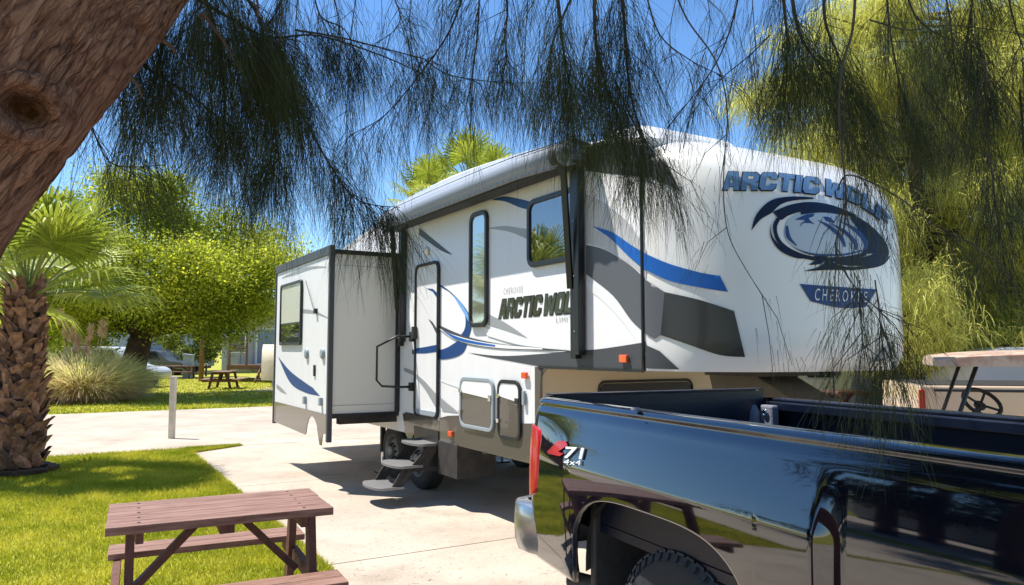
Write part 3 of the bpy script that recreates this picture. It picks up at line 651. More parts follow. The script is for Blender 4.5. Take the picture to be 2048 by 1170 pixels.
mm_ = MB(); zmid = SP(604, 645, -SD)[1]; mm_.box((a_+.03, -SD-.034, zmid-.012), (b_-.03, -SD-.0305, zmid+.012)); mm_.box(((a_+b_)/2-.01, -SD-.034, z2_+.03), ((a_+b_)/2+.01, -SD-.031, zmid-.012)); mm_.build('mullion', 'black', wn)
q_ = MB(); q_.box((a_+.034, -SD-.0325, z2_+.034), (b_-.034, -SD-.0305, zmid-.012)); q_.build('lower_pane', 'glass', wn)
for (px, py) in ((615, 707), (647, 707)):
    x, z = SP(px, py, -SD-.012); b = MB(); b.lathe((x, -SD-.012, z), (0, -1, 0), [(.07, 0), (.07, .02), (.05, .035), (.02, .03), (0, .03)], 16); b.build('speaker', 'greybox', so2, smooth=True)
x, z = SP(630, 741, -SD-.012); b = MB(); b.box((x-.03, -SD-.03, z-.07), (x+.03, -SD-.012, z+.07)); b.build('outlet_box', 'blackp', so2, bevel=.004)
for (px, py) in ((612, 800), (644, 803)):
    x, z = SP(px, py, -SD-.012); b = MB(); b.box((x-.04, -SD-.05, z-.05), (x+.03, -SD-.012, z+.05)); b.build('vent_cap', 'greybox', so2, bevel=.006)
x, z = SP(633, 622, -SD-.012); b = MB(); b.tube([(x+.02, -SD-.05, z), (x-.40, -SD-.05, z+.42)], .005, 5); b.box((x-.01, -SD-.05, z-.03), (x+.05, -SD-.012, z+.03)); b.build('antenna', 'blackp', so2)
def slv(nm, p, m_, off=.002): 
    o = decal(nm, p, m_, slide_hit, .012+off, so2, 400); return o
slv('fascia_swoosh', [S((563,556),(590,542),(620,533),(652,533)) + S((652,535),(625,538),(595,548),(563,557))], 'grey')
slv('fascia_blue_swoosh', [S((556,713),(580,742),(610,765),(625,775)) + [(640,792)] + S((640,792),(610,785),(580,765),(556,713))], 'dblue')
slv('fascia_grey_spear', [S((604,618),(630,622),(656,635)) + S((656,637),(630,628),(604,626))], 'grey')
slv('fascia_low_spear', [S((553,768),(562,775),(573,787)) + S((573,788),(562,784),(553,776))], 'grey')
# slide front face trims
mb = MB(); mb.box((sx1-.012, -SD+.02, 2.87), (sx1+.006, .0, 2.925)); mb.box((sx1-.012, -SD+.021, .88), (sx1+.006, 0, .935)); mb.box((sx1-.006, -.055, .935), (sx1+.03, .0, 2.87)); mb.build('slide_seal', 'black', so)
mb = MB(); mb.box((sx1-.011, -SD+.03, 2.73), (sx1-.008, -.06, 2.736)); mb.box((sx1-.011, -SD+.03, 1.03), (sx1-.008, -.06, 1.036)); mb.build('panel_seam', 'greybox', so)
# chassis under the trailer
mb = MB(); mb.box((REAR, .35, .62), (FB, .45, .80)); mb.box((REAR, 2.0, .62), (FB, 2.1, .80)); mb.box((REAR+.1, .02, .80), (FB-.04, W-.02, .90))
for x in (-3.5, -2.4, .6, 1.8, 2.8): mb.box((x, .1, .64), (x+.08, 2.3, .79))
mb.build('chassis', 'under', rv)
for x in (-.42, -2.6): mb = MB(); mb.box((x, -.74, .80), (x+.12, .35, .87)); mb.build('slide_rail', 'under', rv)
def wheel(x, y, r, wd, parent, rim='alum', side=-1, name='wheel', n=36, tread=False):
    t = MB(); pr = [(r*.60, wd*.5), (r*.80, wd*.52), (r*.93, wd*.48), (r, wd*.36), (r, -wd*.36), (r*.93, -wd*.48), (r*.80, -wd*.52), (r*.60, -wd*.5)]
    t.lathe((x, y, r), (0, 1, 0), pr, n); o = t.build(name, 'tyre', parent, auto=40)
    q = MB(); q.lathe((x, y + side*wd*.5, r), (0, side, 0), [(r*.61, 0), (r*.59, .012), (r*.52, -.01), (r*.50, -.05), (r*.36, -.035), (r*.2, -.01), (r*.18, .03), (r*.10, .045), (0, .045)], 24); q.build('rim', rim, o, auto=40)
    hb = MB()
    for k in range(8): a = 2*math.pi*k/8; hb.lathe((x + r*.26*math.cos(a), y + side*wd*.5, r + r*.26*math.sin(a)), (0, side, 0), [(.012, -.02), (.012, .02), (0, .022)], 6)
    for k in range(8): a = 2*math.pi*(k+.5)/8; hb.lathe((x + r*.44*math.cos(a), y + side*(wd*.5-.038), r + r*.44*math.sin(a)), (0, side, 0), [(.022, 0), (.02, .003), (0, .003)], 8)
    hb.build('lug_nut', 'black', o)
    return o
for x in (-.80, .06):
    for y, s in ((.25, -1), (2.19, 1)): wheel(x, y, .37, .22, rv, side=s)
mb = MB(); mb.tube([(-.80, .3, .37), (-.80, 2.14, .37)], .04, 8); mb.tube([(.06, .3, .37), (.06, 2.14, .37)], .04, 8); mb.build('axle', 'under', rv)
mb = MB()
fl_ = spl([(.30, .93), (.10, .80), (.02, .60), (.12, .56)], 4)
mb.prism([(-.10, .92), (.30, .92), (.30, .80), (.20, .62), (.12, .60), (.02, .66), (-.06, .82)], -.004, .06); mb.build('mud_flap', 'bronze', rv)
for (x, y) in ((-1.30, .20), (2.55, .9), (-1.3, 2.1)):
    j = MB(); j.box((x-.03, y-.03, .30), (x+.03, y+.03, .75)); jk = j.build('stabiliser_jack', 'under', rv); j = MB(); j.tube([(x, y, .03), (x, y, .34)], .022, 8); j.build('ram', 'chrome', jk); j = MB(); j.box((x-.09, y-.09, .012), (x+.09, y+.09, .035)); j.build('foot', 'black', jk)
mb = MB(); mb.box((.99, -.02, .34), (1.46, .45, .70)); mb.build('step_well_box', 'under', rv, bevel=.004)
# folding steps
stp = MB(); stp.box((.30, -.02, .60), (.985, .02, .80)); sps = stp.build('steps', 'black', rv)
for i, (yo, z) in enumerate(((-.06, .665), (-.30, .44), (-.52, .225))):
    t = MB(); n = 14
    outer = []
    for k in range(n+1):
        a = math.pi * k / n; outer.append((.66 - .29*math.cos(a), yo - .11 - .10*math.sin(a)))
    outl_ = outer + [(.95, yo + .12), (.37, yo + .12)]
    t.prism(outl_, z-.03, z, axis='z'); t.build('tread', 'alum', sps, bevel=.004)
for x in (.40, .92):
    t = MB(); t.bar((x, -.02, .62), (x, -.18, .42), .02, .07); t.bar((x, -.08, .64), (x, -.28, .42), .02, .06); t.bar((x, -.28, .42), (x, -.46, .21), .02, .06); t.bar((x, .0, .38), (x, -.40, .41), .02, .05); t.bar((x, -.38, .42), (x, -.52, .20), .02, .05)
    t.build('step_side', 'under', sps)
# roof unit, pin box, legs
mb = MB(); cx = [FP(p, q, 4.15) for p, q in ((1262, 275), (1415, 275))]
oc = spl([(2.75, 3.50), (2.85, 3.66), (3.1, 3.74), (3.45, 3.73), (3.75, 3.64), (3.9, 3.43)], 4)
mb.prism(oc + [(3.9, 3.3), (2.75, 3.4)], .72, 1.72); mb.build('roof_air_unit', 'pwhite', rv, bevel=.04)
mb = MB(); mb.prism([(4.1, 1.545), (4.62, 1.50), (5.08, 1.28), (5.08, 1.19), (4.7, 1.16), (4.2, 1.2)], .98, 1.42); pb = mb.build('pin_box', 'pinbox', rv, bevel=.01)
mb = MB(); mb.box((4.2, .85, 1.50), (4.75, 1.55, 1.546)); mb.build('pin_frame', 'under', pb)
mb = MB(); mb.lathe((4.95, 1.2, 1.08), (0,0,1), [(.05, 0), (.04, .02), (.03, .04), (.05, .1)], 12); mb.build('king_pin', 'chrome', pb)
for y in ():
    mb = MB(); mb.box((3.4, y-.05, .55), (3.5, y+.05, 1.55)); lg = mb.build('landing_leg', 'under', rv); mb = MB(); mb.box((3.41, y-.04, .03), (3.49, y+.04, .56)); mb.box((3.33, y-.1, .012), (3.57, y+.1, .035)); mb.build('foot', 'greybox', lg)
mb = MB(); mb.box((4.62, 1.80, 1.49), (4.70, 1.88, 1.546)); mb.tube([(4.66, 1.84, 1.50), (4.66, 1.84, 1.2)], .006, 5); mb.build('breakaway_hook', 'blackp', rv)
# ---------------------------------------------------------------- black pickup
ZR = 1.45; A_ = GP(1066, 793, ZR); B_ = GP(2048, 918, ZR); ft = (B_ - A_).normalized()
TZ = math.atan2(ft.y, ft.x)
tk = thing('pickup_truck', 'glossy black pickup with open cargo bed and red tail lamp, closest vehicle to the viewer', 'pickup truck', (A_.x, A_.y, 0), TZ)
TM = Matrix.Translation((A_.x, A_.y, 0)) @ Matrix.Rotation(TZ, 4, 'Z'); TI = TM.inverted(); TOo = TI @ EYEV
BL = 2.62; WC = 1.15; ZBOT = .63; TW = 1.68
TILT = [(1.405, 42), (1.385, 24), (1.36, 13), (1.30, 8.5), (1.2, 4.2), (1.1, 1.5), (1.0, 0), (.9, -2), (.8, -4), (.7, -7), (.63, -12)]
def obase(z):
    o = 0; zz = 1.405
    while zz > z:
        st_ = min(.005, zz - z); o += math.tan(R(interp(1.405 - zz, [(1.405 - a, b) for a, b in TILT]))) * st_; zz -= .005
    return o
ZL = [1.45, 1.447, 1.44, 1.43, 1.422, 1.418, 1.414, 1.405]; OL = [-.055, -.030, -.010, -.001, .001, -.004, -.007, -.004]
zs_low = [1.395, 1.385, 1.37, 1.35] + [round(v, 4) for v in np.linspace(1.33, .63, 48)]
def flare(x, z):
    d = (x - WC)
    if d > 0: f_ = .034 * (1 if d < .84 else max(0, 1 - ((d - .84) / .09)) ** 1.4)
    else: f_ = .034 * max(0, 1 - max(0, (-d - .66) / .40))
    return f_ * min(1, max(0, (1.36 - z) / .20)) ** 1.3
def zarch(x):
    q = abs(x - WC) / .60
    return ZBOT if q >= 1 else ZBOT + .435 * (1 - q**3.6) ** (1/3.0)
def side_pt(x, z):
    if z >= 1.405 - 1e-6: i = min(range(len(ZL)), key=lambda k: abs(ZL[k]-z)); o = OL[i]
    else: o = obase(z) - .004 + flare(x, z)
    if x < .10: o -= .10 - math.sqrt(max(0, .10**2 - (.10 - max(0, x))**2))
    return (x, -o, z)
xs_ = sorted(set([round(v, 4) for v in list(.10*(1-np.cos(np.linspace(0, math.pi/2, 9)))) + list(np.linspace(.12, .50, 12)) + list(WC-.60*np.cos(np.linspace(0, math.pi, 49))) + list(np.linspace(1.78, 1.93, 8)) + list(np.linspace(1.94, 2.10, 16)) + list(np.linspace(2.14, BL, 10))]))
cols = []
for x in xs_:
    za_ = zarch(x); col = [side_pt(x, z) for z in ZL]
    for k, z in enumerate(zs_low):
        zz = 1.405 - (1.405 - z) * (1.405 - za_) / (1.405 - ZBOT); p = side_pt(x, zz); col.append(p)
    col.append((x, col[-1][1] + .03, za_ + .003))
    cols.append(col)
mb = MB(); mb.grid(cols); bs = mb.build('bed_side', 'paint', tk, smooth=True)
bs.data.flip_normals() if False else None
tkB = bvh_of(bs)
mir = MB(); mir.grid([[(p[0], TW + .02 - p[1], p[2] - .045) for p in c] for c in cols]); mir.build('bed_side', 'paint', tk, smooth=True)
# cap rail, inner walls, bed floor, bulkhead and tailgate
mb = MB(); mb.box((.06, .03, 1.25), (BL, .052, 1.448)); mb.box((.06, .052, .90), (BL, .10, 1.40)); mb.build('bed_wall', 'bedliner', tk, bevel=.006)
mb = MB(); mb.box((.06, TW-.06, .90), (BL, TW-.02, 1.355)); mb.box((.08, TW-.10, 1.33), (BL, TW-.02, 1.385)); mb.box((.08, TW-.075, 1.385), (BL, TW+.02, 1.405)); mb.box((.5, TW-.10, 1.22), (BL, TW-.06, 1.24)); mb.build('bed_wall', 'bedliner', tk, bevel=.008)
mb = MB(); mb.box((0.02, .05, .86), (BL, TW-.02, .90))
for k in range(9): mb.box((.1, .2+k*.155, .90), (BL-.06, .27+k*.155, .912))
mb.build('bed_floor', 'bedliner', tk)
mb = MB(); mb.box((BL-.05, .05, .90), (BL, TW-.02, 1.41)); mb.build('bed_front_wall', 'bedliner', tk, bevel=.01)
for y0, y1 in ((.10, .32), (TW-.30, TW-.08)):
    mb = MB(); pr = spl([(WC-.45, .90), (WC-.40, 1.08), (WC-.25, 1.16), (WC+.25, 1.16), (WC+.40, 1.08), (WC+.45, .90)], 4); mb.prism(pr, y0, y1); mb.build('wheel_housing', 'bedliner', tk, bevel=.01)
mb = MB(); mb.prism([(-.045, .80), (.03, .80), (.03, 1.42), (.02, 1.445), (-.03, 1.452), (-.05, 1.42), (-.03, 1.15)], .085, TW-.09); tg = mb.build('tailgate', 'paint', tk, bevel=.008); mb = MB(); mb.box((.031, .10, .90), (.040, TW-.10, 1.45)); mb.box((-.045, .10, 1.4545), (.040, TW-.10, 1.463)); mb.build('inner_panel', 'bedliner', tg, bevel=.003)
mb = MB(); mb.box((-.05, .7, 1.2), (-.035, .95, 1.3)); mb.build('handle', 'blackp', tg, bevel=.01)
for y0, s in ((TW-.16, 1),):                            # stake pocket post at the far rear corner
    mb = MB(); mb.box((.06, y0-.0, 1.12), (.17, y0+.055, 1.365)); po = mb.build('corner_bracket', 'bedgrey', tk, bevel=.012)
    mb = MB(); mb.lathe((.115, y0-.004, 1.315), (0, -1, 0), [(.022, 0), (.026, .005), (.018, .010), (.012, -.01), (0, -.012)], 16); mb.build('bolt', 'chrome', po, smooth=True)
    mb = MB(); mb.lathe((.03, y0-.02, 1.26), (0, 0, 1), [(.0, -.13), (.03, -.10), (.045, 0), (.04, .06), (.02, .10), (0, .11)], 14); mb.build('latch_bump', 'bedgrey', po, smooth=True)
mb = MB(); mb.lathe((.98, -.0, 1.449), (0, 0, 1), [(.022, 0), (.018, .008), (0, .012)], 12); mb.build('stake_cap', 'bedgrey', tk, smooth=True)
# tail lamps
for side in (0, 1):
    def tp(t, z, off):
        # path round the rear corner, t 0..1 from the rear face to the side
        a = math.pi/2 * min(1, t / .72); r_ = .10 + off; x = .10 - math.cos(math.pi/2 - a + 0) * 0 - r_*math.cos(a); y = .10 - r_*math.sin(a)
        if t > .72: x = .10 + (t-.72)*.34
        o = obase(z) - .004 + (0.0 if t > .72 else 0)
        p = (x, y - o * min(1, t/.4), z)
        return p if side == 0 else (p[0], TW + .02 - p[1], p[2]-.04)
    rows = []
    zz = [.945, .95, .97, 1.0, 1.08, 1.16, 1.24, 1.285, 1.30, 1.305]; wdt = [.25, .55, .80, .93, .98, 1, .98, .90, .68, .35]
    for z, wv in zip(zz, wdt): rows.append([tp(min(1.0, t * (.50 + .50 * wv) ), z, .012 if 0 < i_ < 13 else -.004) for i_, t in enumerate(np.linspace(0, 1, 14))])
    rows = [[tp(p_, .945, -.004) for p_ in np.linspace(0, .5, 14)]] + rows + [[tp(p_, 1.305, -.004) for p_ in np.linspace(0, .5, 14)]]
    mb = MB(); mb.grid(rows); mb.build('tail_lamp', 'redlens', tk, smooth=True)
# chrome rear bumper wrapping round the corners
def bump_sec(x, y, tx, ty): # tangent outward (tx,ty)
    return [(x + tx*o, y + ty*o, z) for o, z in ((-.03, .895), (.030, .890), (.044, .875), (.050, .80), (.046, .70), (.025, .64), (-.02, .625))]
path = [(.13, .01, 0, -1), (.03, -.02, -.1, -1), (-.06, -.03, -.3, -.95), (-.13, .0, -.75, -.66), (-.165, .09, -.97, -.25), (-.13, .3, -1, 0), (-.14, TW/2, -1, 0), (-.13, TW-.3, -1, 0), (-.115, TW-.07, -.97, .25), (-.09, TW-.01, -.75, .66), (-.04, TW+.02, -.3, .95), (.02, TW+.02, -.1, 1), (.10, TW, 0, 1)]
mb = MB(); mb.grid([bump_sec(*p) for p in path]); mb.build('rear_bumper', 'bumper', tk, auto=50)
mb = MB(); mb.box((-.17, .10, .84), (-.06, TW-.08, .915)); mb.build('step_pad', 'blackp', tk, bevel=.01)
mb = MB(); mb.tube([(.9, .22, .56), (.5, .16, .56), (.30, .06, .565)], .042, 16, cap=False); mb.tube([(.9, .22, .56), (.5, .16, .56), (.301, .06, .565)], .036, 16, cap=True); mb.build('exhaust_pipe', 'liner', tk, smooth=True)
# wheel well liner, frame and suspension
mb = MB()
ar = [(WC - .60*math.cos(t), zarch(WC - .60*math.cos(t))) for t in np.linspace(0.02, math.pi-.02, 41)]
mb.grid([[(x, .0, z + .004) for x, z in ar], [(WC + (x-WC)*1.03, .10, z + .03) for x, z in ar], [(WC + (x-WC)*1.0, .34, z + .02) for x, z in ar]])
mb.grid([[(WC + (x-WC)*1.0, .34, z + .02) for x, z in ar], [(WC + (x-WC)*.9, .345, max(.5, z - .25)) for x, z in ar]]); mb.build('wheel_liner', 'liner', tk, smooth=True)
mb = MB(); mb.box((.555, .02, .40), (.60, .36, 1.0)); mb.build('mud_guard', 'liner', tk, bevel=.01)
mb = MB(); mb.box((.0, .36, .60), (5.6, .46, .76)); mb.box((.0, TW-.46, .60), (5.6, TW-.36, .76)); mb.box((.2, .4, .62), (.3, TW-.4, .72)); mb.build('frame', 'under', tk)
mb = MB()
for k, (dy, dz) in enumerate(((0, 0), (0, -.02), (0, -.04))): mb.box((WC-.62+k*.08, .42, .52+dz), (WC+.6-k*.08, .49, .535+dz))
mb.tube([(WC, .1, .46), (WC, TW-.1, .46)], .05, 10); mb.tube([(WC-.25, .5, .50), (WC-.1, .46, .85)], .03, 8); mb.build('suspension', 'under', tk)
def truck_wheel(x, y, side):
    r = .45; wd = .27
    t = MB(); pr = [(r*.58, wd*.44), (r*.72, wd*.52), (r*.86, wd*.51), (r*.935, wd*.46), (r*.965, wd*.43), (r*.985, wd*.34), (r*.99, 0), (r*.985, -wd*.34), (r*.965, -wd*.43), (r*.86, -wd*.51), (r*.58, -wd*.44)]
    t.lathe((x, y, r+.018), (0, 1, 0), pr, 72); o = t.build('wheel', 'tyre', tk, smooth=True)
    lug = MB(); n = 46
    for k in range(n):
        for j, (ya, yb) in enumerate(((-.46, -.30), (-.27, -.11), (-.08, .08), (.11, .27), (.30, .46))):
            sh = .5 if j % 2 else 0; a0_ = 2*math.pi*(k+sh+.08)/n; a1_ = 2*math.pi*(k+sh+.84)/n; sk = .05 * (1 if j in (0, 4) else -1)
            r0 = r*.965; r1 = r*(1.0 if 0 < j < 4 else .988)
            q = []
            for rr in (r0, r1):
                for (aa, yy) in ((a0_, ya), (a1_, ya), (a1_+sk, yb), (a0_+sk, yb)): q.append((x + rr*math.cos(aa), y + yy*wd, r+.018 + rr*math.sin(aa)))
            lug.add(q, [(4,5,6,7), (0,1,5,4), (1,2,6,5), (2,3,7,6), (3,0,4,7)])
    lug.build('tread', 'tread', o)
    sd_ = MB()
    for k in range(46):
        a = 2*math.pi*k/46; ca, sa = math.cos(a), math.sin(a); tb = .018
        P = lambda rr, off, yy: (x + rr*ca - off*sa, y + side*yy, r+.018 + rr*sa + off*ca)
        sd_.add([P(r*.90, -tb, wd*.515), P(r*.90, tb, wd*.515), P(r*.965, tb, wd*.45), P(r*.965, -tb, wd*.45), P(r*.90, -tb, wd*.46), P(r*.90, tb, wd*.46), P(r*.965, tb, wd*.40), P(r*.965, -tb, wd*.40)], [(0,1,2,3), (0,3,7,4), (1,5,6,2), (0,4,5,1)])
    sd_.build('shoulder_block', 'tread', o)
    q = MB(); q.lathe((x, y + side*wd*.42, r+.018), (0, side, 0), [(r*.60, .02), (r*.57, .03), (r*.53, 0), (r*.50, -.05), (r*.2, -.01), (r*.17, .03), (0, .035)], 32); rm = q.build('rim', 'chrome', o, auto=40)
    sp_ = MB()
    for k in range(5): a = 2*math.pi*k/5+.3; sp_.bar((x, y + side*wd*.42, r+.018), (x + r*.52*math.cos(a), y + side*wd*.42, r+.018 + r*.52*math.sin(a)), .03, .07, up=(0, 1, 0))
    sp_.build('spoke', 'alum', o)
    return o
truck_wheel(WC+.06, .165, -1); truck_wheel(WC+.02, TW-.18, 1); truck_wheel(WC+3.9, .20, -1); truck_wheel(WC+3.9, TW-.18, 1)
# cab and front, beyond the picture's right edge
def cab():
    mb = MB(); pr = [(BL+.03, .55), (BL+.03, 1.40), (BL+.12, 1.86), (BL+.45, 1.93), (BL+1.35, 1.93), (BL+2.15, 1.44), (BL+3.35, 1.30), (BL+3.42, .62), (WC+4.4, .60)] 
    for t in np.linspace(0, math.pi, 13): pr.append((WC+3.9 + .48*math.cos(t), .60 + .42*math.sin(t)))
    pr += [(WC+3.3, .58)]
    mb.prism(pr, -.03, TW+.03); c = mb.build('cab', 'paint', tk, bevel=.05)
    for y in (-.035, TW+.031):
        for x0, x1 in ((BL+.18, BL+.85), (BL+.93, BL+1.9)):
            g_ = MB(); g_.prism([(x0, 1.42), (x0+.05, 1.82), (x1-(.55 if x1 > BL+1.5 else 0), 1.82), (x1, 1.42)], y, y+.004); g_.build('side_window', 'darkglass', c)
    g_ = MB(); g_.box((BL+.07, .3, 1.45), (BL+.09, TW-.3, 1.8)); g_.build('rear_window', 'darkglass', c)
cab()
def hit_truck(px, py, off):
    d = (TI.to_3x3() @ ray(px, py)).normalized(); loc, nrm, i, ds = tkB.ray_cast(TOo, d)
    if loc is None: return None
    if nrm.dot(d) > 0: nrm = -nrm
    return loc + nrm * off
def tdec(nm, polys, m_, off=.003): return decal(nm, polys, m_, hit_truck, off, tk, 14)
M['badgewhite'] = mat('badge_white', (.75, .75, .76), .6, spec=.2)
tdec('badge_letter', [[(1097,904),(1117,883),(1133,882),(1138,891),(1119,904),(1130,908),(1122,913),(1100,908)]], 'redlens', .008)
v_, f_ = text2d('71', bold=.015, shear=.1); decal('badge_number', [([(1132 + x*38 + 2*y, 917 + x*3 - y*23) for x, y in v_], f_)], 'badgewhite', hit_truck, .010, tk, 6)
def bp_(x, y): return (1131 + x*34, 929 + x*2.5 - y*10)
v_, f_ = text2d('4x4', bold=.0, shear=.1); decal('badge_small_lettering', [([bp_(x, y) for x, y in v_], f_)], 'badgewhite', hit_truck, .010, tk, 6)
# ---------------------------------------------------------------- picnic tables
def picnic(label, loc, rz, L=1.2, Wd=.70, group=None, H=.76):
    t = thing('picnic_table', label, 'picnic table', loc, rz, group)
    hw = Wd/2; n = 5; g_ = .006; pw = (Wd - g_*(n-1)) / n
    for k in range(n):
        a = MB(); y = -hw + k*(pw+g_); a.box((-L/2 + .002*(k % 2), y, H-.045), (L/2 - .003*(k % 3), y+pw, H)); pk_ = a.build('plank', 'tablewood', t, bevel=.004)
        for bx_ in (-L/2+.16, L/2-.16): a = MB(); a.lathe((bx_, y+pw/2, H-.001), (0, 0, 1), [(.011, 0), (.009, .003), (0, .0035)], 7); a.build('bolt', 'black', pk_)
    for s in (-1, 1):
        for q in range(2):
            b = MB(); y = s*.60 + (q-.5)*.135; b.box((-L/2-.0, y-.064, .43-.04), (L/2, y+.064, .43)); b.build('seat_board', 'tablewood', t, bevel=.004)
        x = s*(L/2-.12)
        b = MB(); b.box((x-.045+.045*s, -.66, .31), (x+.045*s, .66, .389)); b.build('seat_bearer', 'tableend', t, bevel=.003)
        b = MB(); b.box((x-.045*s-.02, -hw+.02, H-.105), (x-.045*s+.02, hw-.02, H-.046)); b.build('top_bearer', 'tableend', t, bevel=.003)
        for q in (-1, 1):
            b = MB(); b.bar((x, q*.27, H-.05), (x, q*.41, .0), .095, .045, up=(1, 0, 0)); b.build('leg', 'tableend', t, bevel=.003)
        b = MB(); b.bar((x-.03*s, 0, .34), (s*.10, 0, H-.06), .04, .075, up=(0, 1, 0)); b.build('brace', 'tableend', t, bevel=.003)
        b = MB(); b.bar((x-.04*s, -.31, .30), (s*.12, -.30, H-.075), .035, .065); 
    b = MB(); b.box((-.03, -hw+.04, H-.10), (.05, hw-.04, H-.046)); b.build('middle_bearer', 'tableend', t, bevel=.003)
    return t
pt = picnic('reddish brown picnic table in the foreground at the edge of the near lawn', (-1.756, 4.601, .006), R(26.5))
# ---------------------------------------------------------------- white marker post
p = GP(343, 878); t = thing('marker_post', 'short white painted post at the corner of the near lawn', 'post', (p.x, p.y, 0))
mb = MB(); mb.box((-.05, -.05, 0), (.05, .05, 1.16)); a = mb.build('post', 'postwhite', t, bevel=.008)
mb = MB(); mb.prism([(-.055, 1.16), (.055, 1.16), (.03, 1.20), (-.03, 1.20)], -.055, .055); mb.build('cap', 'postwhite', t, bevel=.006)
# ---------------------------------------------------------------- leaf generators
def leafquads(P, s, flat=0.0, asp=.5, up=None):
    n = len(P); a = rng.normal(size=(n, 3)); a[:, 2] *= (1 - flat); a /= np.linalg.norm(a, axis=1)[:, None]
    b = rng.normal(size=(n, 3)); b -= a * (a*b).sum(1)[:, None]; b /= np.linalg.norm(b, axis=1)[:, None]
    ss = (s * rng.uniform(.6, 1.25, n))[:, None]
    v = np.stack([P - a*ss, P + b*ss*asp, P + a*ss, P - b*ss*asp], 1); return v.reshape(-1, 3), np.arange(4*n).reshape(n, 4)
def strands(P, D, L, wd, droop=.5, seg=3):              # hanging ribbons: start points, directions, lengths
    n = len(P); D = D / np.linalg.norm(D, axis=1)[:, None]
    sidev_ = np.cross(D, rng.normal(size=(n, 3))); sidev_ /= np.linalg.norm(sidev_, axis=1)[:, None] + 1e-9
    pts = [P]; p_ = P.copy(); d = D.copy()
    for k in range(seg):
        d = d + np.array([0, 0, -droop]) / seg; d /= np.linalg.norm(d, axis=1)[:, None]; p_ = p_ + d * (L / seg)[:, None]; pts.append(p_.copy())
    V = []
    for k, q in enumerate(pts):
        t = wd * (1 - .75 * (k / seg)); V += [q - sidev_*t, q + sidev_*t]
    V = np.stack(V, 1); n2 = 2*(seg+1); idx = np.arange(n)[:, None] * n2
    F = np.concatenate([idx + np.array([2*k, 2*k+1, 2*k+3, 2*k+2]) for k in range(seg)], 0)
    return V.reshape(-1, 3), F
def limb(mb, a, b, r0, r1, wob=.1, n=7, sides=8):
    a = Vector(a); b = Vector(b); L = (b-a).length; off = Vector((0, 0, 0)); pts = []
    for k in range(n+1):
        t = k/n; o = Vector((random.uniform(-1, 1), random.uniform(-1, 1), random.uniform(-.5, .5))) * wob * L * .25 if 0 < k < n else Vector((0,0,0))
        pts.append(a.lerp(b, t) + o)
    mb.tube(pts, [r0 + (r1-r0)*k/n for k in range(n+1)], sides); return pts
def broad_tree(label, base, h, cr, lean=(0, 0), nl=60000, ls=.07, m='leaf', r=.3, group=None, crown_lo=.25, name='leafy_tree', nb=46, lobes=None, tm='trunk'):
    t = thing(name, label, 'tree', base, 0, group)
    mb = MB(); fork = Vector((lean[0]*.5, lean[1]*.5, h*.28)); 
    pts = spl([(-.0, 0, -.05), (lean[0]*.15, lean[1]*.1, h*.1), tuple(fork)], 5); mb.tube(pts, [r*1.25 - r*.5*k/len(pts) for k in range(len(pts))], 14)
    cen = Vector((lean[0], lean[1], h*.62))
    blobs = []
    for k in range(nb):
        for _ in range(30):
            u = Vector((random.uniform(-1, 1), random.uniform(-1, 1), random.uniform(-1, 1)))
            if .45 < u.length < 1 and (u.z > -.75): break
        c = Vector((cen.x + u.x*cr, cen.y + u.y*cr, cen.z + u.z*h*.38)); 
        if c.z < h*crown_lo: c.z = h*crown_lo + random.uniform(0, .6)
        blobs.append((c, cr*random.uniform(.16, .30)))
    if lobes: blobs = [(Vector(c), s) for c, s in lobes] + blobs
    for k, (c, s) in enumerate(blobs):
        if k % 3 == 0: limb(mb, fork, c, r*.38, .03, .25)
    tr = mb.build('trunk', tm, t, smooth=True)
    Ps = []
    tot = sum(s*s for _, s in blobs)
    for c, s in blobs:
        n = int(nl * s*s / tot); u = rng.normal(size=(n, 3)); u /= np.linalg.norm(u, axis=1)[:, None]; rad = s * rng.uniform(.25, 1.0, n)**.45 * (1 + .34*rng.normal(size=n))
        P = np.array(c) + u * rad[:, None] * np.array([1, 1, .75]); Ps.append(P)
    P = np.concatenate(Ps); v, f_ = leafquads(P, ls, .25, .55); fast_mesh('crown', v, f_, m, t); return t
# spreading green tree beyond the road
broad_tree('spreading bright green tree with thick leaning trunk beyond the road behind the pampas grass', (-14.4, 28.2, 0), 7.9, 4.6, (1.0, .0), 135000, .062, 'leaf', .48, crown_lo=.30,
    nb=54, lobes=[((-2.6, 0, 3.2), 1.3), ((3.6, 0, 2.7), 1.3), ((4.8, 0, 3.4), 1.2), ((5.2, 0, 4.6), 1.1), ((4.0, .5, 5.4), 1.2), ((-1.2, -.5, 5.8), 1.5), ((.8, 0, 6.9), 1.3), ((2.4, 0, 6.1), 1.3), ((-3.4, 0, 4.2), 1.3), ((2.2, -1.5, 3.0), 1.2), ((-.4, -1.2, 3.4), 1.2)])
broad_tree('yellow green tree half hidden behind the near palm trunk', (-24, 33, 0), 4.9, 3.6, (.4, 0), 50000, .09, 'leaf', .35)
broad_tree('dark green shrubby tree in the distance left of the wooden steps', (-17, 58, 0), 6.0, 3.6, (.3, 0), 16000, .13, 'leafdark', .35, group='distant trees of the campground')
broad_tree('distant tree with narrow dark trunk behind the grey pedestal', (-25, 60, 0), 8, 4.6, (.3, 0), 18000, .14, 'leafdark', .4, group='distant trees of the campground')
broad_tree('low distant tree at the far left horizon', (-42, 66, 0), 8, 5.6, (.3, 0), 18000, .16, 'leafdark', .4, group='distant trees of the campground')
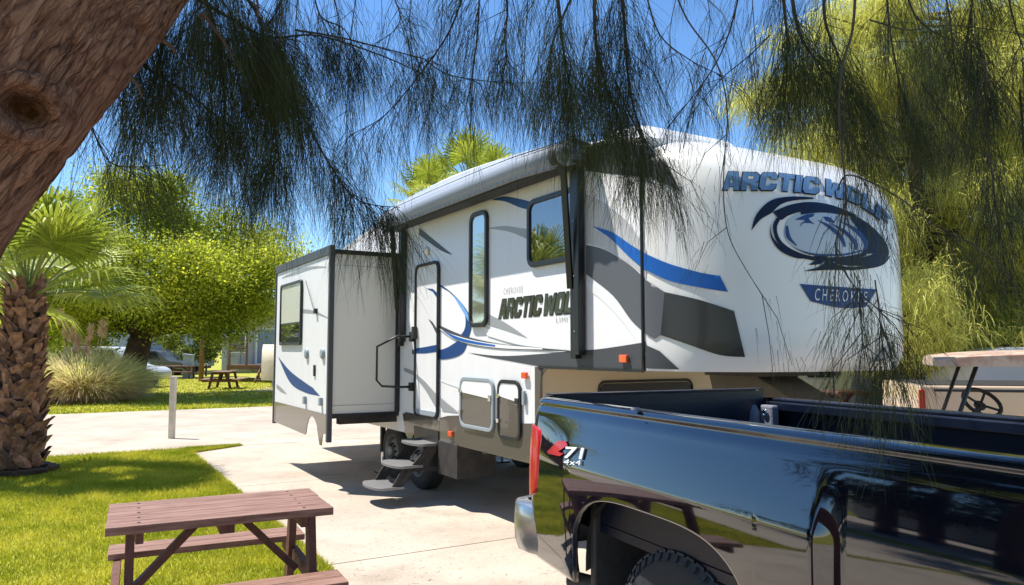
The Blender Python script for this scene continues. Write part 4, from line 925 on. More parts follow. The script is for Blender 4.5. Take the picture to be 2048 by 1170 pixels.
# ---------------------------------------------------------------- pampas grass clump
def pampas():
    p0 = GP(160, 803); t = thing('pampas_grass', 'big clump of dry pinkish and green pampas grass beside the road', 'ornamental grass', (p0.x, p0.y, 0))
    for nm, n, m_, sp_, hh in (('green_blades', 15000, 'pampasg', 1.0, 1.75), ('dry_blades', 15000, 'pampas', .8, 1.6)):
        a = rng.uniform(0, 2*np.pi, n); rr = rng.uniform(0, 1, n)**.7 * .95; P = np.stack([rr*np.cos(a)*1.25, rr*np.sin(a), np.zeros(n)], 1)
        D = np.stack([np.cos(a)*(.25+rr*.5)*sp_, np.sin(a)*(.25+rr*.5)*sp_, np.ones(n)], 1) + rng.normal(0, .14, (n, 3))
        L = rng.uniform(.45, 1.15, n) * hh; v, f_ = strands(P, D, L, .011, 1.0 if m_ == 'pampasg' else 1.5, 6); v[:, 2] = np.maximum(v[:, 2], .01); fast_mesh(nm, v, f_, m_, t)
    for k in range(9):
        x = rng.uniform(-.9, 1.0); b = MB(); h_ = rng.uniform(2.0, 3.1); b.tube([(x*.5, 0, 0), (x*.8, 0, h_*.6), (x*1.05, 0, h_)], [.012, .01, .006], 5); b.build('stem', 'pampas', t)
        n = 260; s_ = rng.uniform(0, 1, n); P = np.stack([x*1.05 - .03*s_ + rng.normal(0, .03, n), rng.normal(0, .03, n), h_ - .5*s_], 1); v, f_ = strands(P, np.stack([rng.normal(0, .4, n), rng.normal(0, .4, n), np.ones(n)], 1), np.full(n, .16), .008, .6, 2); fast_mesh('plume', v, f_, 'pampas', t)
pampas()
# ---------------------------------------------------------------- palms
def fan_palm(label, base, trunk_h, r, crown_r, nf=26, name='fan_palm', boots=True, group=None, nleaf=34, seed=1, droop=.0, skirt=False):
    rs = random.Random(seed); t = thing(name, label, 'palm tree', base, 0, group)
    mb = MB(); mb.tube([(0, 0, -.02), (0, 0, trunk_h*.3), (.0, 0, trunk_h*.7), (.0, 0, trunk_h)], [r*1.12, r*.95, r*.85, r*.62], 24); tr = mb.build('trunk', 'palmcore', t, smooth=True)
    if boots:
        mb = MB(); lev = int(trunk_h / .085)
        for i in range(lev):
            z = .10 + i*.085; nn = 11; fr_ = z / trunk_h; rr = r * (1.12 - .42*fr_)
            for k in range(nn):
                a = 2*math.pi*(k + .5*(i % 2) + rs.uniform(-.12, .12)) / nn + i*.06
                ca, sa = math.cos(a), math.sin(a); tw = rs.uniform(-.5, .5) + (.45 if i % 2 else -.45)
                L = rs.uniform(.13, .34); wb, we = .115*rr/.3*rs.uniform(.7, 1.15), .055*rs.uniform(.3, 1.5); outw = rs.uniform(.03, .14)
                def Q(u, s_, o): # u along, s sideways, o outward
                    lat = s_ + math.sin(tw)*u; zz = z + math.cos(tw)*u; ra = rr + o; aa = a + lat/ra
                    return (ra*math.cos(aa), ra*math.sin(aa), zz)
                q = [Q(0, -wb, -.02), Q(0, wb, -.02), Q(L*.55, wb*.8, .03), Q(L*.55, -wb*.8, .03), Q(L, we, outw), Q(L, -we, outw*.95),
                     Q(L*.55, 0, .055), Q(0, 0, .02), Q(L, 0, outw+.025), Q(L*.97, we*.6, outw-.03), Q(L*.97, -we*.6, outw-.03)]
                mb.add(q, [(0,7,6,3), (7,1,2,6), (3,6,8,5), (6,2,4,8), (5,8,10), (8,4,9), (8,9,10), (2,9,4), (3,5,10)])
        mb.build('boots', 'palmboot', tr, fixn=False)
    for k in range(nf):
        az = k*2.39996 + rs.uniform(-.2, .2); el = R(rs.uniform(0, 80) if k > 4 else rs.uniform(40, 85)); L = crown_r*rs.uniform(.45, .62)
        d = Vector((math.cos(az)*math.cos(el), math.sin(az)*math.cos(el), math.sin(el))); p0 = Vector((0, 0, trunk_h - .05)) + Vector((d.x, d.y, 0))*r*.4
        p1 = p0 + d*L*.55; p2 = p1 + (d + Vector((0, 0, -.25))).normalized()*L*.45
        fd = MB(); fd.tube([p0, p1, p2], [.022, .016, .011], 6); fo = fd.build('frond', 'petiole', t)
        ax = (p2 - p1).normalized(); side_ = ax.cross(Vector((0, 0, 1))).normalized(); upv = side_.cross(ax)
        lf = MB(); FR = crown_r*rs.uniform(.48, .62)
        for j in range(nleaf):
            a = R(-115 + 230*j/(nleaf-1)); dd = ax*math.cos(a) + side_*math.sin(a); dd = (dd + upv*.18*math.cos(a*2)).normalized()
            ln = FR*(.72 + .28*math.cos(a)) * rs.uniform(.9, 1.06); wv = math.pi*FR*.55/nleaf*.95; sd2 = dd.cross(upv).normalized()
            fold = upv*wv*.5
            q0 = p2; q1 = p2 + dd*ln*.5; q2 = q1 + (dd + Vector((0, 0, -.18 - droop))).normalized()*ln*.28; q3 = q2 + (dd + Vector((0, 0, -.9 - droop*2.2))).normalized()*ln*.26
            o = len(lf.v); lf.v += [tuple(q0), tuple(q1 - sd2*wv*.5), tuple(q1 + fold*.4), tuple(q1 + sd2*wv*.5), tuple(q2 - sd2*wv*.32), tuple(q2 + sd2*wv*.32), tuple(q3)]
            lf.f += [(o, o+1, o+2), (o, o+2, o+3), (o+1, o+4, o+5, o+2), (o+2, o+5, o+3), (o+4, o+6, o+5)]
        lf.build('leaf', 'palmleaf', fo, fixn=False)
    return t
pb_ = GP(48, 947)
fp = fan_palm('short fan palm with rough boot covered trunk on the near lawn at the left edge', (pb_.x - .10, pb_.y, 0), 2.5, .265, 1.72, 32, seed=3, droop=.1)
n = 900; a = rng.uniform(0, 2*np.pi, n); rr = .34 + .3*rng.uniform(0, 1, n)**2
mb = MB()
for k in range(16): a_ = k*.39; q = Vector((math.cos(a_)*.42, math.sin(a_)*.42, .04)); mb.box((-.10, -.05, 0), (.12, .05, .05), Matrix.Translation(q) @ Matrix.Rotation(a_+1.3, 4, 'Z') @ Matrix.Rotation(random.uniform(-.3, .3), 4, 'X'))
mb.build('base_debris', 'trunk', fp)
for k, (px, py, dist, th) in enumerate(((935, 345, 17.0, 5.55), (855, 372, 18.6, 5.45), (985, 330, 20.5, 6.3))):
    p = DP(px, 700, dist); fan_palm(['tallest fan palm top rising behind the trailer roof', 'small fan palm top left of the others above the trailer roof', 'rearmost fan palm top behind the trailer awning'][k], (p.x, p.y, 0), th, .17, 1.25, 18, boots=False, group='fan palms behind the trailer', nleaf=24, seed=20+k)
for k, (x, y, th) in enumerate(((-9.2, 3.0, 4.2), (-13, 5.5, 6.5))):
    fan_palm(['fan palm left of the viewer seen mirrored in the black truck', 'taller fan palm left of the viewer mirrored in the truck'][k], (x, y, 0), th, .2, 1.7, 18, boots=False, group='palms mirrored in the truck paint', nleaf=24, seed=40+k)
for k, (x, y, h_) in enumerate(((16, 34, 6.5), (24, 36, 7.5), (8.5, 38, 6.0))):
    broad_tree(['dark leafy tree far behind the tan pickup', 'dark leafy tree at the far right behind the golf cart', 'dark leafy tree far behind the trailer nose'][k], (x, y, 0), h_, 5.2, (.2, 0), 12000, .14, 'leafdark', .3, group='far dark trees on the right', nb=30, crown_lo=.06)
# ---------------------------------------------------------------- big casuarina in the background right
def casuarina_far(label, base, h, cr, nl, m='needlelit', seed=5, wd=.012, trunk_r=.28, zlo=1.9, name='casuarina_tree', ln=(.18, .48), group=None):
    rs = random.Random(seed); t = thing(name, label, 'tree', base, 0, group)
    mb = MB(); mb.tube([(0, 0, -.05), (.1, .05, h*.3), (-.05, .1, h*.6), (0, 0, h*.92)], [trunk_r, trunk_r*.8, trunk_r*.45, .04], 12)
    tips = []
    for k in range(150):
        z0_ = rs.uniform(h*.10, h*.9); a = rs.uniform(0, 2*math.pi); rad = cr*math.sqrt(max(.06, 1 - ((z0_/h - .42)/.60)**2))*rs.uniform(.5, 1.08)
        s = Vector((0, 0, z0_)); e = Vector((math.cos(a)*rad, math.sin(a)*rad, max(zlo, z0_ + rs.uniform(-.2, .16)*rad)))
        if k % 2 == 0: limb(mb, s, e, .05, .012, .12, 5, 5)
        tips.append((s, e))
    mb.build('trunk', 'trunk', t, smooth=True)
    Ps = []; Ds = []; per = nl // len(tips)
    for s, e in tips:
        u = rng.uniform(.30, 1.08, per)[:, None]; P = np.array(s)*(1-u) + np.array(e)*u + rng.normal(0, .24, (per, 3)) * np.array([1, 1, .8])
        d = np.array(e - s); d /= np.linalg.norm(d); D = d*.7 + rng.normal(0, .62, (per, 3)) + np.array([0, 0, -.15]); Ps.append(P); Ds.append(D)
    P = np.concatenate(Ps); D = np.concatenate(Ds); v, f_ = strands(P, D, rng.uniform(ln[0], ln[1], len(P)), wd, 1.3, 3)
    keep_ = v.reshape(-1, 8, 3)[:, :, 2].min(1) > rng.uniform(.75, 2.3, len(P)); nk = int(keep_.sum()); v = v.reshape(-1, 8, 3)[keep_].reshape(-1, 3); idx = np.arange(nk)[:, None]*8; f_ = np.concatenate([idx + np.array([2*k, 2*k+1, 2*k+3, 2*k+2]) for k in range(3)], 0)
    fast_mesh('crown', v, f_, m, t); return t
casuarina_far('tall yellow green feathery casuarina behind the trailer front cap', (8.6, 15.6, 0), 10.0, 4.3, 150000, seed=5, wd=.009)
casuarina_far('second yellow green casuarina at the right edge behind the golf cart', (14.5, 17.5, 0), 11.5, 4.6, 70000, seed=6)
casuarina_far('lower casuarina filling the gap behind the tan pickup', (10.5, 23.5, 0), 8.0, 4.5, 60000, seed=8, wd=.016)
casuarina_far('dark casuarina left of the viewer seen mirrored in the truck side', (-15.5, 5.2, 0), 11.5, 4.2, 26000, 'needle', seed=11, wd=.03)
# ---------------------------------------------------------------- foreground casuarina
tr_ = thing('foreground_casuarina_tree', 'huge leaning casuarina trunk top left with drooping dark needles hanging over the view', 'tree', (-2.35, 1.3, 0))
TB = Vector((-2.35, 1.3, 0))
def limb_tube(name, ctrl, rad, parent, nseg=200, nring=120, amp=.014):
    c = spl([tuple(p) for p in ctrl], max(4, nseg//(len(ctrl)-1))); rr = spl([(r_,) for r_ in rad], max(4, nseg//(len(ctrl)-1)))
    V = []; ref = None; m_ = len(c); arc = 0
    for i, p in enumerate(c):
        p = Vector(p); d = (Vector(c[min(i+1, m_-1)]) - Vector(c[max(i-1, 0)])).normalized()
        if i: arc += (p - Vector(c[i-1])).length
        if ref is None: ref = d.cross(Vector((0, 1, 0))).normalized()
        ref = (ref - d*ref.dot(d)).normalized(); b = d.cross(ref)
        for k in range(nring):
            a = 2*math.pi*k/nring; n_ = ref*math.cos(a) + b*math.sin(a); r0 = rr[i][0]
            q = Vector((math.cos(a)*r0*9, math.sin(a)*r0*9, arc*1.6)); q2 = Vector((math.cos(a)*r0*22 + 3*noise.noise(q*.8), math.sin(a)*r0*22, arc*3.4 + 1.5*noise.noise(q)))
            h = amp*(1.6*noise.noise(q*.35) + 1.0*noise.noise(q) ) - amp*.95*max(0, 1 - abs(noise.noise(q2))*5.5) + amp*.35*noise.noise(q2*2.3) - amp*.4*max(0, 1-abs(noise.noise(q2*1.7+Vector((5,5,5))))*6)
            P = p + n_*(r0 + h)
            V.append(P)
    return V, nring, m_
ctrl = [Vector((-2.35, 1.35, -.05)), Vector((-2.25, 1.42, .7)), DP(-480, 690, 1.58), DP(-228, 365, 1.60), DP(16, 70, 1.66), DP(228, -150, 1.8), DP(430, -370, 2.0), DP(640, -640, 2.3), DP(820, -1000, 2.8)]
rad = [.36, .33, .29, .255, .245, .22, .19, .16, .12]
V, nr, m_ = limb_tube('trunk', [p - TB for p in ctrl], rad, tr_)
kt_ = BVHTree.FromPolygons([tuple(p) for p in V], [(i*nr+k, i*nr+(k+1)%nr, (i+1)*nr+(k+1)%nr, (i+1)*nr+k) for i in range(m_-1) for k in range(nr)])
kn = kt_.ray_cast(EYEV - TB, ray(48, 218).normalized())[0]                             # knot hole with raised collar
Vn = []
for P in V:
    d = (P - kn).length
    if d < .17:
        e = Vector((P.x-kn.x, (P.y-kn.y)*.5, (P.z-kn.z)*1.0)).length; nrm = (EYEV - TB - kn).normalized()
        P = P - nrm * (.11*math.exp(-(e/.026)**4)) + nrm*.030*math.exp(-((e-.055)/.022)**2)
    Vn.append(P)
F = []
for i in range(m_-1):
    for k in range(nr): k2 = (k+1) % nr; F.append((i*nr+k, i*nr+k2, (i+1)*nr+k2, (i+1)*nr+k))
fast_mesh('trunk', np.array([tuple(p) for p in Vn]), np.array(F), 'bark', tr_, smooth=True)
# drooping branches: list of (photo x, y, depth) polylines; sprays hang from them
NP, ND, NL = [], [], []
def spray(p, n, ln=.17, spread=.20, dirv=(0, 0, -1), hspread=.02, droop=.55):
    p = np.array(p); P = p + rng.normal(0, hspread, (n, 3)); D = np.array(dirv) + rng.normal(0, spread, (n, 3)); NP.append(P); ND.append(D); NL.append(rng.uniform(.5, 1.35, n)*ln)
def branch(pts, r0, r1, nspray, n=14, ln=.17, hs=.03, spread=.26, tlo=.0, sub=.15, name='branch'):
    P = [DP(*q) - TB for q in pts]; P = spl([tuple(q) for q in P], 6); mb = MB(); mb.tube(P, [.62*(r0 + (r1-r0)*k/(len(P)-1)) for k in range(len(P))], 6); br = mb.build(name, 'twig', tr_, smooth=True)
    tw = MB()
    for k in range(nspray):
        t = tlo + (1-tlo)*rng.uniform()**.85; f_ = t*(len(P)-1); i = min(int(f_), len(P)-2); a = Vector(P[i]).lerp(Vector(P[i+1]), f_-i); dr = (Vector(P[i+1]) - Vector(P[i])).normalized()
        # small drooping twig off the branch, needles all along it
        d = (dr*.5 + Vector((rng.normal()*.55, rng.normal()*.55, -.55 + rng.normal()*.25))).normalized(); L = sub*rng.uniform(.5, 1.6)
        b = a + d*L*.5; c = b + (d + Vector((0, 0, -1.0))).normalized()*L*.6
        tw.tube([a, b, c], [.0013, .0010, .0006], 4, cap=False)
        for j in range(4):
            q = b.lerp(c, j/3) if j else a.lerp(b, .6); spray(q, n, ln*.9, spread*1.35, tuple((d*.75 + Vector((0, 0, -.65)))), .018, .6)
    tw.build('twig', 'twig', br)
    br.location = (0, 0, 0)
    return br
B_list = [
 # (points, r0, r1, nspray, needles, length)
 ([(400,-90,2.2),(450,10,2.3),(520,90,2.4),(560,160,2.4)], .006,.002, 46, 20, .19),
 ([(470,-80,2.5),(400,40,2.6),(370,110,2.6),(330,200,2.6)], .006,.002, 44, 18, .18),
 ([(600,-80,2.4),(560,10,2.5),(520,80,2.5),(500,170,2.5)], .006,.002, 40, 18, .18),
 ([(300,-60,1.95),(330,60,2.1),(300,180,2.2),(265,270,2.25)], .010,.003, 34, 20, .20),
 ([(380,-80,1.9),(430,60,2.15),(450,200,2.3),(440,300,2.35)], .012,.003, 60, 20, .21),
 ([(440,-60,2.0),(520,40,2.2),(540,200,2.3),(560,330,2.35)], .012,.003, 62, 20, .21),
 ([(250,90,1.95),(300,140,2.2),(380,190,2.35),(470,260,2.4)], .010,.003, 44, 18, .19),
 ([(380,-10,2.4),(500,60,2.6),(560,100,2.7),(600,240,2.8)], .012,.003, 50, 20, .21),
 ([(400,90,2.3),(480,80,2.4),(560,75,2.5),(640,72,2.55),(760,110,2.6),(850,150,2.6)], .008,.003, 30, 16, .17),
 ([(590,60,2.4),(680,75,2.5),(760,95,2.6),(850,118,2.6)], .006,.003, 26, 14, .15),
 ([(540,120,2.3),(610,240,2.4),(660,330,2.5),(715,400,2.5),(800,415,2.5)], .008,.002, 62, 18, .18),
 ([(930,-20,2.4),(900,60,2.4),(850,135,2.5),(770,230,2.6),(700,270,2.6)], .006,.002, 50, 16, .16),
 ([(850,120,2.6),(900,150,2.7),(1000,165,2.7),(1060,165,2.7)], .004,.002, 18, 12, .13),
 ([(620,-60,2.5),(640,30,2.6),(690,60,2.6),(720,130,2.6)], .006,.002, 26, 12, .16),
 ([(760,-60,2.5),(790,0,2.6),(800,40,2.7),(780,70,2.7)], .006,.002, 20, 10, .16),
 ([(960,-40,2.3),(955,60,2.4),(945,150,2.5),(930,220,2.5)], .005,.002, 32, 12, .16),
 ([(1010,-60,2.2),(1015,20,2.3),(1010,80,2.4),(1015,120,2.4)], .007,.002, 34, 18, .15),
 ([(1110,-60,2.0),(1120,40,2.15),(1130,120,2.2),(1145,195,2.25)], .010,.003, 50, 20, .16),
 ([(1190,-60,2.0),(1190,60,2.1),(1205,150,2.2),(1240,240,2.25)], .010,.003, 56, 20, .17),
 ([(1240,-60,2.1),(1250,60,2.2),(1260,180,2.3),(1290,300,2.3)], .010,.003, 54, 20, .19),
 ([(1160,-40,2.4),(1110,70,2.5),(1100,130,2.5),(1110,190,2.5)], .008,.002, 30, 16, .15),
 ([(1230,160,2.2),(1275,260,2.2),(1330,330,2.2)], .005,.002, 22, 14, .16),
 ([(1290,-20,2.3),(1320,70,2.4),(1380,120,2.5),(1440,150,2.5)], .005,.002, 22, 9, .14),
 ([(1480,-20,2.2),(1460,60,2.3),(1430,130,2.3),(1380,200,2.35),(1330,260,2.4)], .005,.002, 22, 9, .14),
 ([(1540,70,2.4),(1500,110,2.4),(1440,160,2.4),(1380,230,2.4)], .004,.002, 16, 9, .14),
 ([(1345,-30,2.0),(1375,40,2.05),(1425,110,2.05),(1447,170,2.05),(1455,240,2.05),(1448,330,2.0),(1449,420,2.0),(1465,490,2.0),(1525,592,2.0)], .0045,.0018, 7, 5, .10),
 ([(1560,-60,2.1),(1570,30,2.2),(1575,100,2.3),(1560,190,2.3)], .010,.002, 50, 18, .18),
 ([(1580,-40,2.2),(1600,70,2.3),(1650,140,2.4),(1720,210,2.4),(1790,260,2.5)], .010,.002, 64, 18, .17),
 ([(1650,-60,2.2),(1650,40,2.3),(1680,120,2.3),(1700,190,2.4)], .010,.002, 54, 18, .18),
 ([(1600,130,2.6),(1660,210,2.6),(1720,290,2.6),(1800,330,2.7)], .006,.002, 40, 14, .16),
 ([(1712,-40,1.9),(1705,60,1.9),(1685,130,1.9),(1678,230,1.9),(1690,360,1.9),(1692,420,1.9),(1685,470,1.9)], .006,.003, 6, 8, .12),
 ([(1692,400,1.9),(1680,450,1.9),(1672,500,1.9),(1700,560,1.9),(1760,620,1.92),(1850,660,1.95)], .004,.0015, 22, 12, .11),
 ([(1675,380,1.9),(1700,350,1.95),(1790,390,2.0),(1870,450,2.0),(1950,490,2.1)], .004,.0015, 20, 12, .12),
 ([(1750,560,1.9),(1760,640,1.9),(1765,700,1.9),(1770,740,1.9)], .003,.001, 22, 16, .13),
 ([(1720,560,1.9),(1720,620,1.9),(1725,690,1.9)], .003,.001, 12, 10, .13),
 ([(1800,-60,2.3),(1830,30,2.4),(1880,70,2.5),(1960,100,2.5)], .007,.002, 30, 14, .15),
 ([(1740,40,2.5),(1820,60,2.6),(1900,50,2.7),(2060,70,2.7)], .005,.002, 20, 10, .13),
 ([(1950,-60,2.2),(1940,40,2.3),(1930,110,2.35),(1950,170,2.4)], .007,.002, 46, 18, .16),
 ([(2010,-40,2.2),(2030,50,2.3),(2060,130,2.3)], .006,.002, 26, 14, .16),
 ([(1970,120,2.2),(1975,260,2.25),(1985,360,2.25),(2000,480,2.3)], .006,.002, 44, 18, .17),
 ([(1880,-60,2.3),(1900,40,2.35),(1910,140,2.4),(1925,230,2.4)], .006,.002, 34, 18, .16),
 ([(1770,-60,2.2),(1780,60,2.3),(1800,170,2.35),(1830,260,2.4)], .006,.002, 40, 18, .17),
 ([(2040,180,2.3),(2050,330,2.4),(2060,500,2.4)], .006,.002, 26, 14, .17),
 ([(1840,160,2.6),(1880,220,2.6),(1920,280,2.7),(1990,320,2.7)], .005,.002, 22, 12, .14),
 ([(170,200,2.0),(190,270,2.1),(230,330,2.2),(330,330,2.3)], .005,.002, 24, 12, .15),
 ([(650,-70,3.00),(680,60,3.00),(670,200,3.00)], .004,.0015, 26, 9, .14),
 ([(720,-70,3.00),(700,100,3.00),(690,330,3.00)], .004,.0015, 30, 9, .14),
 ([(830,-70,3.10),(820,60,3.10),(850,250,3.10)], .004,.0015, 26, 9, .14),
 ([(890,-70,2.90),(880,80,2.90),(860,220,2.90)], .004,.0015, 24, 9, .14),
 ([(1060,-70,3.00),(1050,90,3.00),(1040,260,3.00)], .004,.0015, 26, 9, .14),
 ([(1400,-70,3.20),(1420,40,3.20),(1400,140,3.20)], .004,.0015, 18, 9, .14),
 ([(1500,-70,3.00),(1510,80,3.00),(1520,230,3.00)], .004,.0015, 24, 9, .14),
 ([(1370,-70,3.20),(1340,60,3.20),(1350,160,3.20)], .004,.0015, 16, 9, .14),
 ([(1850,-70,3.00),(1860,100,3.00),(1850,250,3.00)], .004,.0015, 22, 9, .14),
 ([(1780,-70,3.10),(1770,100,3.10),(1790,200,3.10)], .004,.0015, 20, 9, .14),
 ([(600,-70,3.20),(590,150,3.20),(620,360,3.20)], .004,.0015, 24, 9, .14),
 ([(200,-70,2.40),(240,200,2.40),(250,300,2.40)], .004,.0015, 10, 9, .14),

]
for i_, b in enumerate(B_list):
    k_ = 1.45 if b[0][0][0] < 620 and i_ < 12 else (1.15 if 1050 < b[0][0][0] < 1300 else 1.0)
    branch(b[0], b[1], b[2], int(b[3]*.66*k_)+3, max(4, int(b[4]*.52)), b[5]*.92)
P = np.concatenate(NP); D = np.concatenate(ND); L = np.concatenate(NL)
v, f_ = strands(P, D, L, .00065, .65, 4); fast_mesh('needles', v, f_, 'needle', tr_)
for a, b, r_ in (((405,25,1.8),(480,140,2.0),.0045), ((395,30,1.8),(425,55,1.85),.003), ((325,80,1.75),(355,112,1.8),.006), ((256,148,1.7),(285,195,1.75),.005), ((510,-20,1.9),(515,45,1.95),.004), ((560,-30,2.0),(562,80,2.0),.004)):
    mb = MB(); mb.tube([DP(*a)-TB, (DP(*a)+DP(*b))/2-TB+Vector((.004,0,.004)), DP(*b)-TB], [r_, r_*.8, r_*.4], 6); mb.build('dead_twig', 'trunk', tr_)
# upper crown of the same tree, above the picture, that shades trunk and needles
cb = MB(); UP = []; UD = []
for k in range(70):
    e = Vector((rng.uniform(-3.8, .8), rng.uniform(.2, 4.3), rng.uniform(4.3, 7.5))); s = Vector((rng.uniform(-1.4, .2), 2.2, rng.uniform(3.6, 4.6)))
    if k % 2 == 0: limb(cb, s-TB, e-TB, .05, .01, .12, 5, 5)
    m2 = 420; u = rng.uniform(.25, 1.1, m2)[:, None]; Pq = np.array(s)*(1-u)+np.array(e)*u + rng.normal(0, .22, (m2, 3)); UP.append(Pq - np.array(TB)); UD.append(rng.normal(0, .4, (m2, 3)) + np.array([0, 0, -.9]))
cb.build('bough', 'twig', tr_, smooth=True)
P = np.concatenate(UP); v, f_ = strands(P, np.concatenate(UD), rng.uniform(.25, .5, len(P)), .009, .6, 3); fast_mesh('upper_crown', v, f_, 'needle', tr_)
# ---------------------------------------------------------------- background left: homes, trailers, deck, pedestal, tables
def bx(mb, x0, y0, z0, x1, y1, z1): return mb.box((x0, y0, z0), (x1, y1, z1))
def trailer(label, loc, rz, L=7, Wd=2.3, H=2.6, z0=.55, body='rvwhite', stripe='greybox', group=None, name='travel_trailer', wheels=True):
    t = thing(name, label, 'trailer', loc, rz, group)
    mb = MB(); mb.prism(spl([(0, z0+.2), (-.05, z0+1.1), (.25, H-.05), (.6, H)], 3) + [(L-.4, H), (L, H-.25), (L, z0), (.3, z0)], 0, Wd); mb.build('body', body, t, bevel=.05)
    mb = MB(); mb.box((.1, -.012, z0+.45), (L-.05, -.002, z0+.65)); mb.build('stripe', stripe, t)
    for x in (L*.16, L*.42, L*.74):
        w_ = MB(); w_.prism(rrect(x, x+.9, H-1.25, H-.65, .06), -.02, -.003); wn_ = w_.build('window', 'darkglass', t); w2 = MB(); ring(w2, rrect(x-.05, x+.95, H-1.30, H-.60, .08), rrect(x, x+.9, H-1.25, H-.65, .06), -.03, -.001); w2.build('frame', 'greybox', wn_)
    d_ = MB(); d_.box((L*.60, -.015, z0+.08), (L*.60+.65, -.003, H-.45)); dd_ = d_.build('door', body, t); d2 = MB(); ring(d2, rrect(L*.60-.03, L*.60+.68, z0+.05, H-.42, .04), rrect(L*.60, L*.60+.65, z0+.08, H-.45, .03), -.022, -.001); d2.build('frame', 'greybox', dd_)
    if wheels:
        for x in (L*.45, L*.45+.8): wheel(x, .15, .33, .2, t, side=-1, n=20)
        mb = MB(); mb.box((.2, .1, z0-.15), (L-.2, Wd-.1, z0)); mb.build('chassis', 'under', t)
    return t
trailer('white travel trailer half hidden behind the near palm trunk', (-31, 27.5, 0), R(12), 8.5, group=None)
trailer('white and grey trailer with dark underside behind the leaning trunk', (-30.5, 52, 0), R(4), 9, H=3.2, body='rvwhite')
trailer('long pale trailer in the far distance left of the wooden steps', (-22, 62, 0), R(-4), 6, H=2.9)
trailer('pale trailer mirrored low in the truck side left of the viewer', (-19.5, 6.5, 0), R(-65), 8.0, H=2.7)
def home():
    t = thing('mobile_home', 'pale mobile home with blue grey door and wooden deck steps', 'mobile home', (-16.2, 42.0, 0), R(4))
    mb = MB(); mb.box((0, 0, .5), (9.5, 4.5, 3.2)); mb.build('wall', 'rvwhite', t, bevel=.02)
    mb = MB(); mb.prism([(-.2, 3.2), (9.7, 3.2), (9.7, 3.3), (4.7, 3.75), (-.2, 3.3)], -.3, 4.8); mb.build('roof', 'greybox', t)
    mb = MB(); mb.box((1.95, -.03, .95), (3.25, -.004, 2.85)); d = mb.build('door', 'rvblue', t); m2 = MB(); ring(m2, rrect(1.85, 3.35, .9, 2.95, .02), rrect(1.95, 3.25, .95, 2.85, .02), -.05, -.001); m2.build('frame', 'pwhite', d)
    for x in (.5, 4.6, 6.6):
        mb = MB(); mb.box((x, -.03, 1.6), (x+.75, -.004, 2.6)); wn_ = mb.build('window', 'darkglass', t); m2 = MB(); ring(m2, rrect(x-.07, x+.82, 1.53, 2.67, .02), rrect(x, x+.75, 1.6, 2.6, .02), -.05, -.001); m2.build('frame', 'pwhite', wn_)
    mb = MB()
    for k in range(14): mb.box((.3+k*.7, -.03, .52), (.32+k*.7, -.004, 3.15))
    mb.build('batten', 'greybox', t)
    d = thing('wooden_deck', 'brown wooden deck with steps in front of the pale mobile home', 'deck', (-14.6, 40.4, 0), R(4))
    mb = MB()
    for k in range(12): mb.box((-.6+k*.3, -.2, .86), (-.32+k*.3, 1.5, .9))
    mb.build('deck_board', 'deckwood', d)
    mb = MB(); mb.box((-.6, -.26, .68), (3.0, -.2, .9)); 
    for x in (-.58, 1.0, 2.9): mb.box((x, -.2, 0), (x+.1, -.1, .86))
    mb.build('deck_frame', 'deckwood', d)
    for k in range(4): mb = MB(); mb.box((1.2, -.30-.3*(k+1), .66-.17*k), (2.9, -.30-.3*k, .70-.17*k)); mb.build('step', 'deckwood', d)
    for x in (1.2, 2.84): mb = MB(); mb.bar((x, -.25, .75), (x, -1.5, .02), .05, .2); mb.build('stringer', 'deckwood', d)
    mb = MB()
    for x in (-.55, .35): mb.box((x, -.2, .9), (x+.09, -.11, 2.9))
    mb.box((-.55, -.19, 1.75), (.4, -.14, 1.82)); mb.build('railing', 'deckwood', d)
home()
t = thing('covered_boat', 'cream canvas covered boat standing behind the slide out', 'covered boat', (-11.2, 34.2, 0), R(8))
mb = MB(); hull = [[(x, y*s, z) for (y, z) in ((-1.15, .35), (-1.25, 1.15), (-1.0, 1.7), (-.3, 1.95), (.3, 1.95), (1.0, 1.7), (1.25, 1.15), (1.15, .35))] for x, s in ((-.1, .3), (.4, .75), (1.2, 1), (3.5, 1), (5, .95))]
mb.grid(hull); mb.grid([hull[-1], [(5.02, 0, 1) for _ in hull[-1]]]); mb.build('canvas_cover', 'canvas', t, smooth=True)
mb = MB(); mb.box((.5, -1.2, .1), (4.9, 1.2, .36)); mb.build('trailer_frame', 'greybox', t)
trailer('white blue trimmed trailer right behind the covered boat', (-9.3, 34.5, 0), R(6), 8, H=3.3, stripe='rvblue')
picn = [('picnic table on the sandy patch before the mobile home steps', GP(440, 778), R(-82), 1.15),
        ('small brown picnic table beside the grey pedestal on the far lawn', GP(352, 758), R(5), 1.0)]
for lb, p, rz_, sc_2 in picn:
    q = copy_tree(pt); q.location = (p.x, p.y + .4, .006); q.rotation_euler = (0, 0, rz_); q['label'] = lb; q['group'] = 'brown picnic tables'; q.scale = (1.5, 1.1, 1.0)
pt['group'] = 'brown picnic tables'
p = GP(376, 757); t = thing('utility_pedestal', 'grey utility pedestal standing on the far lawn beside a small table', 'pedestal', (p.x, p.y, 0))
mb = MB(); mb.box((-.26, -.2, 0), (.26, .2, 1.35)); mb.build('cabinet', 'greybox', t, bevel=.02)
mb = MB(); mb.prism([(-.3, 1.35), (.3, 1.35), (.3, 1.42), (-.3, 1.5)], -.24, .24); mb.build('lid', 'greybox', t, bevel=.01)
p = GP(412, 753); t = thing('water_spigot', 'thin black water spigot post on the far lawn', 'spigot', (p.x, p.y, 0)); mb = MB(); mb.box((-.05, -.05, 0), (.05, .05, .75)); mb.build('post', 'black', t); mb = MB(); mb.box((-.09, -.12, .7), (.09, .08, .86)); mb.build('tap', 'pwhite', t, bevel=.02)
